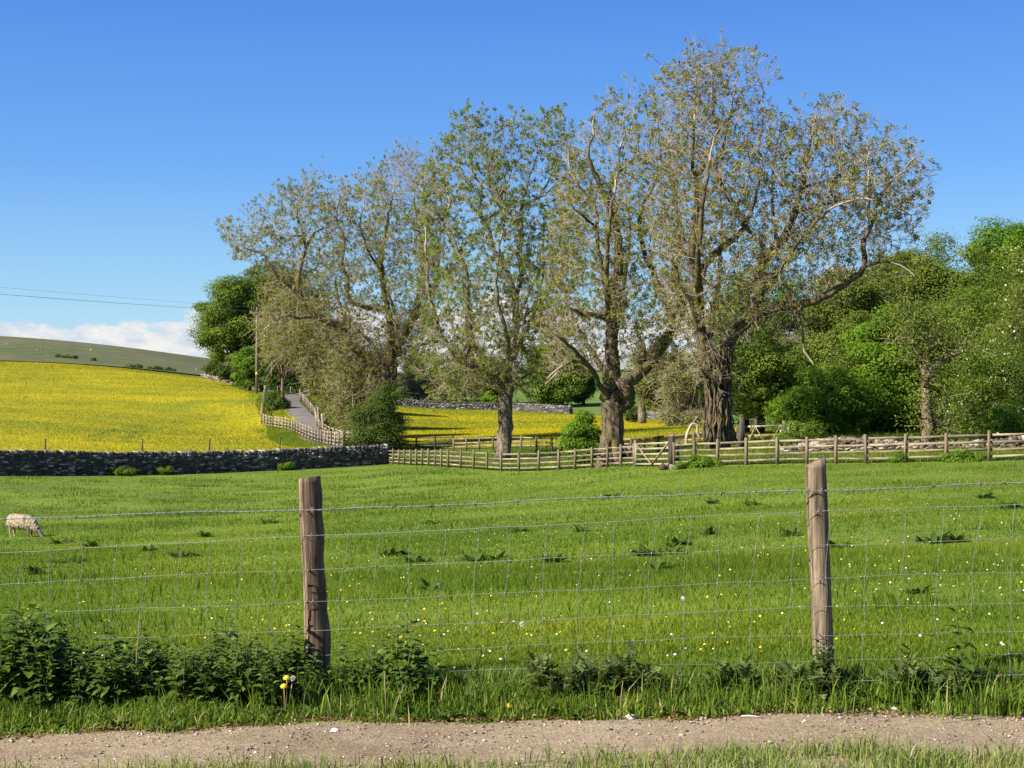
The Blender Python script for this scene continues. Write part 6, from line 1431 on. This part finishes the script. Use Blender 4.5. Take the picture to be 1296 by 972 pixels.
for i, (px, dy, sc, lab) in enumerate(((680, .06, 1.0, 'leftmost thistle of the dark thistle row between the posts'), (704, .10, .95, 'second thistle from the left in the row between the posts'), (730, .06, .95, 'thistle left of the middle in the row between the posts'), (752, .14, 1.0, 'middle thistle beside the dry brown stalk'), (772, .06, 1.1, 'tall thistle right of the dry brown stalk'), (795, .1, 1.1, 'bushiest thistle of the row between the posts'), (820, .08, .8, 'low thistle near the right of the row'), (846, .1, .75, 'small last thistle at the right of the row'),
        (916, .02, .95, 'left thistle of the pair in front of the round post'), (940, .05, .9, 'right thistle of the pair before the round post'), (1012, .06, .9, 'thistle at the left foot of the round post'), (1030, .12, .9, 'dark thistle right against the round post foot'), (1060, .1, .7, 'small thistle at the right foot of the round post'),
        (1148, .05, .95, 'left thistle of the pair beyond the round post'), (1172, .06, 1.0, 'darker thistle of the pair beyond the round post'), (1205, .1, .7, 'low thistle under the lone tall nettle'))):
    y = float(fy((px - CX) / F * 6.4)) - dy; x = (px - CX) / F * y; place(THI[i % 3], None, LEAFT, 'thistle_plant', 'thistle', lab, 'thistles along the fence', (x, y, gz(x, y) - .01), g.uniform(0, 6.28), sc * .98)
def dock_proto(seed):
    g = np.random.default_rng(seed); lf = MB()
    for k in range(15):
        a = g.uniform(0, 6.28); el = g.uniform(.35, 1.25); ax = np.array([math.cos(a) * math.cos(el), math.sin(a) * math.cos(el), math.sin(el)]); nr = unit(np.cross(np.cross(ax, [0, 0, 1.0]), ax)); L = g.uniform(.12, .24)
        V, f = leaf_shape(np.array([math.cos(a), math.sin(a), 0]) * .02, ax, nr, L, L * .36, g.uniform(.3, 1.1), .08, 6); lf.add(V, f, r=np.clip(g.normal(.42, .25), 0, 1))
    return [lf]
DOCK = [bake(dock_proto(110 + i), ('leaves',), (L_DOCK,)) for i in range(4)]
DK = [(84, 713, 3, 'dark dock clump nearest the sheep in front of it'), (52, 727, 2, 'dock clump below the left end of the netting top wire'), (232, 706, 3, 'wide dock clump between the sheep and the squared post'), (79, 688, 2, 'small dock clump just right of the sheep'), (116, 692, 2, 'small dock clump second to the right of the sheep'), (187, 699, 2, 'dock clump midway from the sheep to the squared post'),
      (338, 663, 2, 'far dock clump left of the squared post under the barbed wire'), (259, 680, 2, 'pale dock clump up the field left of the squared post'), (494, 704, 3, 'dock clump right of the squared post'), (536, 711, 2, 'small dock clump further right of the squared post'), (612, 709, 4, 'long dark dock clump across the netting between the posts'), (538, 748, 2, 'low dock clump nearest the wire between the posts'), (543, 664, 2, 'far dock clump above the netting right of the squared post'),
      (703, 711, 3, 'compact dark dock clump in the middle of the field'), (827, 704, 5, 'largest dark dock clump left of the round post'), (860, 691, 4, 'tall leafed dock clump just behind the largest one'), (837, 721, 2, 'small dock clump below the largest one'), (1190, 687, 6, 'long dark dock clump right of the round post'), (1156, 752, 2, 'low dock clump beyond the round post nearest the wire'), (898, 638, 2, 'far dock clump by the barbed wire left of the round post'),
      (951, 640, 2, 'far dock clump touching the barbed wire near the round post'), (896, 677, 2, 'thin dock clump between the largest one and the round post'), (1000, 678, 2, 'dock clump just left of the round post'), (1062, 695, 2, 'dock clump just right of the round post'), (1242, 631, 2, 'farthest dock clump at the right edge of the field'), (1278, 644, 3, 'dark dock clump at the right edge under the barbed wire'), (736, 673, 2, 'thin dock clump up the field from the middle clump'), (650, 674, 2, 'dock clump up the field at the centre'), (778, 630, 2, 'faint dock clump touching the barbed wire at the centre')]
for px, py, nn, lab in DK:
    q = ground_hit(px, py); o = thing('dock_plant', lab, 'dock', q, 'dock clumps in the pasture'); wd = 9.0 * nn / F * q[1]
    for k_ in range(nn):
        c_ = bpy.data.objects.new('rosette', DOCK[int(g.integers(0, 4))][0]); COL.objects.link(c_); c_.parent = o; sc = g.uniform(.75, 1.15) * min(1.3, .42 + q[1] / 45)
        xx_ = (k_ - (nn - 1) / 2) * wd / max(nn, 1) * 1.15 + g.normal(0, .04); yy_ = g.normal(0, .12); c_.location = (xx_, yy_, gz(q[0] + xx_, q[1] + yy_) - q[2] - .01); c_.scale = (sc,) * 3; c_.rotation_euler = (0, 0, g.uniform(0, 6.28))
# low broad weeds in the verge
for i in range(26):
    px = [20, 70, 150, 215, 290, 330, 360, 392, 520, 570, 610, 660, 690, 725, 760, 850, 880, 930, 985, 1015, 1070, 1110, 1150, 1200, 1240, 1275][i]
    y = 6.02 + g.uniform(.02, .16); x = (px - CX) / F * y
    o = thing('dandelion_plant' if i in (6, 11) else 'verge_weed', {6: 'dandelion with two yellow flowers and a clock near the squared post', 11: 'dandelion with one bright yellow flower at the track edge'}.get(i, 'low leafy weed in the verge at the track edge'), 'dandelion' if i in (6, 11) else 'weed', (x, y, gz(x, y)), None if i in (6, 11) else 'weeds in the verge')
    c_ = bpy.data.objects.new('leaves', DOCK[i % 4][0]); COL.objects.link(c_); c_.parent = o; c_.scale = (g.uniform(.3, .5),) * 2 + (.32,); c_.rotation_euler = (0, 0, g.uniform(0, 6.28))
    if i in (6, 11):
        for dx, dz, kind in (((.012, .155, 'f'), (.0, .12, 'f'), (.035, .145, 'c')) if i == 6 else ((-.05, .03, 'f'),)):
            sb = MB(); sb.tube([(dx * .3, 0, 0), (dx * .7, 0, dz * .5), (dx, -.01, dz)], .0022, 5); sb.build('stalk', M['drystem'], o)
            fb = MB(); a = np.linspace(0, 6.283, 25)[:-1]; 
            if kind == 'f':
                rr_ = .015 * (1 + .14 * np.cos(a * 8)); V = np.vstack([np.stack([rr_ * np.cos(a), rr_ * np.sin(a) * .8, .004 + 0 * a], 1), np.stack([.008 * np.cos(a), .008 * np.sin(a), .013 + 0 * a], 1), [[0, 0, .014]]]); j = np.arange(24); j2 = (j + 1) % 24
                tl_ = np.array([[1, 0, 0], [0, .75, -.66], [0, .66, .75]]); V = V @ tl_.T + [dx, -.012, dz]
                fb.add(V, np.stack([j, j2, j2 + 24, j + 24], -1), np.stack([j + 24, j2 + 24, np.full(24, 48)], -1)); fb.build('flower', M['yellow'], o)
            else:
                for _ in range(90):
                    d = unit(g.normal(0, 1, 3)); fb.tube([np.array([dx, -.01, dz + .010]) + d * .002, np.array([dx, -.01, dz + .010]) + d * .013], .0009, 3, False)
                fb.build('seed_head', M['down'], o)
def clock_plant(px, py, label):
    q = ground_hit(px, py + 6); o = thing('dandelion_clock', label, 'dandelion', q); sb = MB(); sb.tube([(0, 0, 0), (.01, 0, .06), (.012, 0, .12)], .002, 5); sb.build('stalk', M['stem'], o); fb = MB()
    for _ in range(110):
        d = unit(g.normal(0, 1, 3)); fb.tube([np.array([.012, 0, .13]) + d * .003, np.array([.012, 0, .13]) + d * .015], .001, 3, False)
    fb.build('seed_head', M['down'], o)
clock_plant(658, 815, 'round white dandelion clock in the grass left of the thistle row')
clock_plant(862, 778, 'dandelion clock touching the netting between the posts, nearer the round post')
# dry stalks, pale stones and a straw
for px, y, h, dx, lab in ((84, 6.1, .10, .03, 'pale dry stalk leaning in the left nettles'), (170, 6.35, .42, .02, 'tall pale dry stalk above the left nettles'), (420, 6.08, .10, -.02, 'short reddish dry stalk right of the dandelion'), (431, 6.08, .10, .0, 'darker short dry stalk beside the reddish one'), (489, 6.05, .20, -.01, 'yellow dry stalk below the separate nettle clump'), (496, 6.03, .15, .05, 'leaning yellow dry stalk below the separate nettle clump'), (784, 6.08, .14, .015, 'brown dry stalk among the thistles')):
    x = (px - CX) / F * y; q = np.array([x, y, gz(x, y)]); sb = MB(); sb.tube([q, q + [dx * .4, 0, h * .5], q + [dx, .01, h]], [.0024, .0022, .0015], 5); tag(sb.build('dry_stalk', M['drystem'], None, q), lab, 'dry stalk', 'dry stalks in the verge')
for px, py, r_, lab in ((1058, 881, .020, 'pale stone in the verge below the round post, the largest'), (1006, 905, .018, 'roundish pale stone in the verge left of the largest'), (1132, 916, .014, 'small white stone on the track edge'), (798, 918, .018, 'grey half buried stone at the track edge below the thistles'), (424, 937, .014, 'pale flat stone on the track below the squared post'), (610, 872, .05, 'small mound of bare earth in the verge between the posts')):
    y = 6.0 + (918 - py) * .008 ; x = (px - CX) / F * y; q = np.array([x, y, gz(x, y) + r_ * .5]); n_ = 9; m_ = 6; th = np.linspace(.01, math.pi - .01, m_); ph = np.arange(n_) * 2 * math.pi / n_; rr_ = r_ * (1 + g.normal(0, .12, (m_, n_)))
    V = np.stack([rr_ * np.sin(th)[:, None] * np.cos(ph) * 1.3, rr_ * np.sin(th)[:, None] * np.sin(ph), rr_ * np.cos(th)[:, None] * .7 * np.ones(n_)], -1).reshape(-1, 3) + q; i, j = np.meshgrid(np.arange(m_ - 1), np.arange(n_), indexing='ij'); j2 = (j + 1) % n_
    earth = 'earth' in lab; tag(mk('earth_mound' if earth else 'pale_stone', V, [np.stack([i * n_ + j, (i + 1) * n_ + j, (i + 1) * n_ + j2, i * n_ + j2], -1).reshape(-1, 4)], M['burl'] if earth else M['down'], None, q, True), lab, 'earth mound' if earth else 'stone', None if earth else 'pale stones by the track')
q = np.array([(950 - CX) / F * 5.9, 5.9, gz(.95, 5.9) + .016]); sb = MB(); sb.tube([q + [-.035, .01, 0], q + [0, 0, .003], q + [.045, -.012, 0]], .003, 5); tag(sb.build('straw', M['white'], None, q), 'white straw lying on the track below the round post', 'straw')
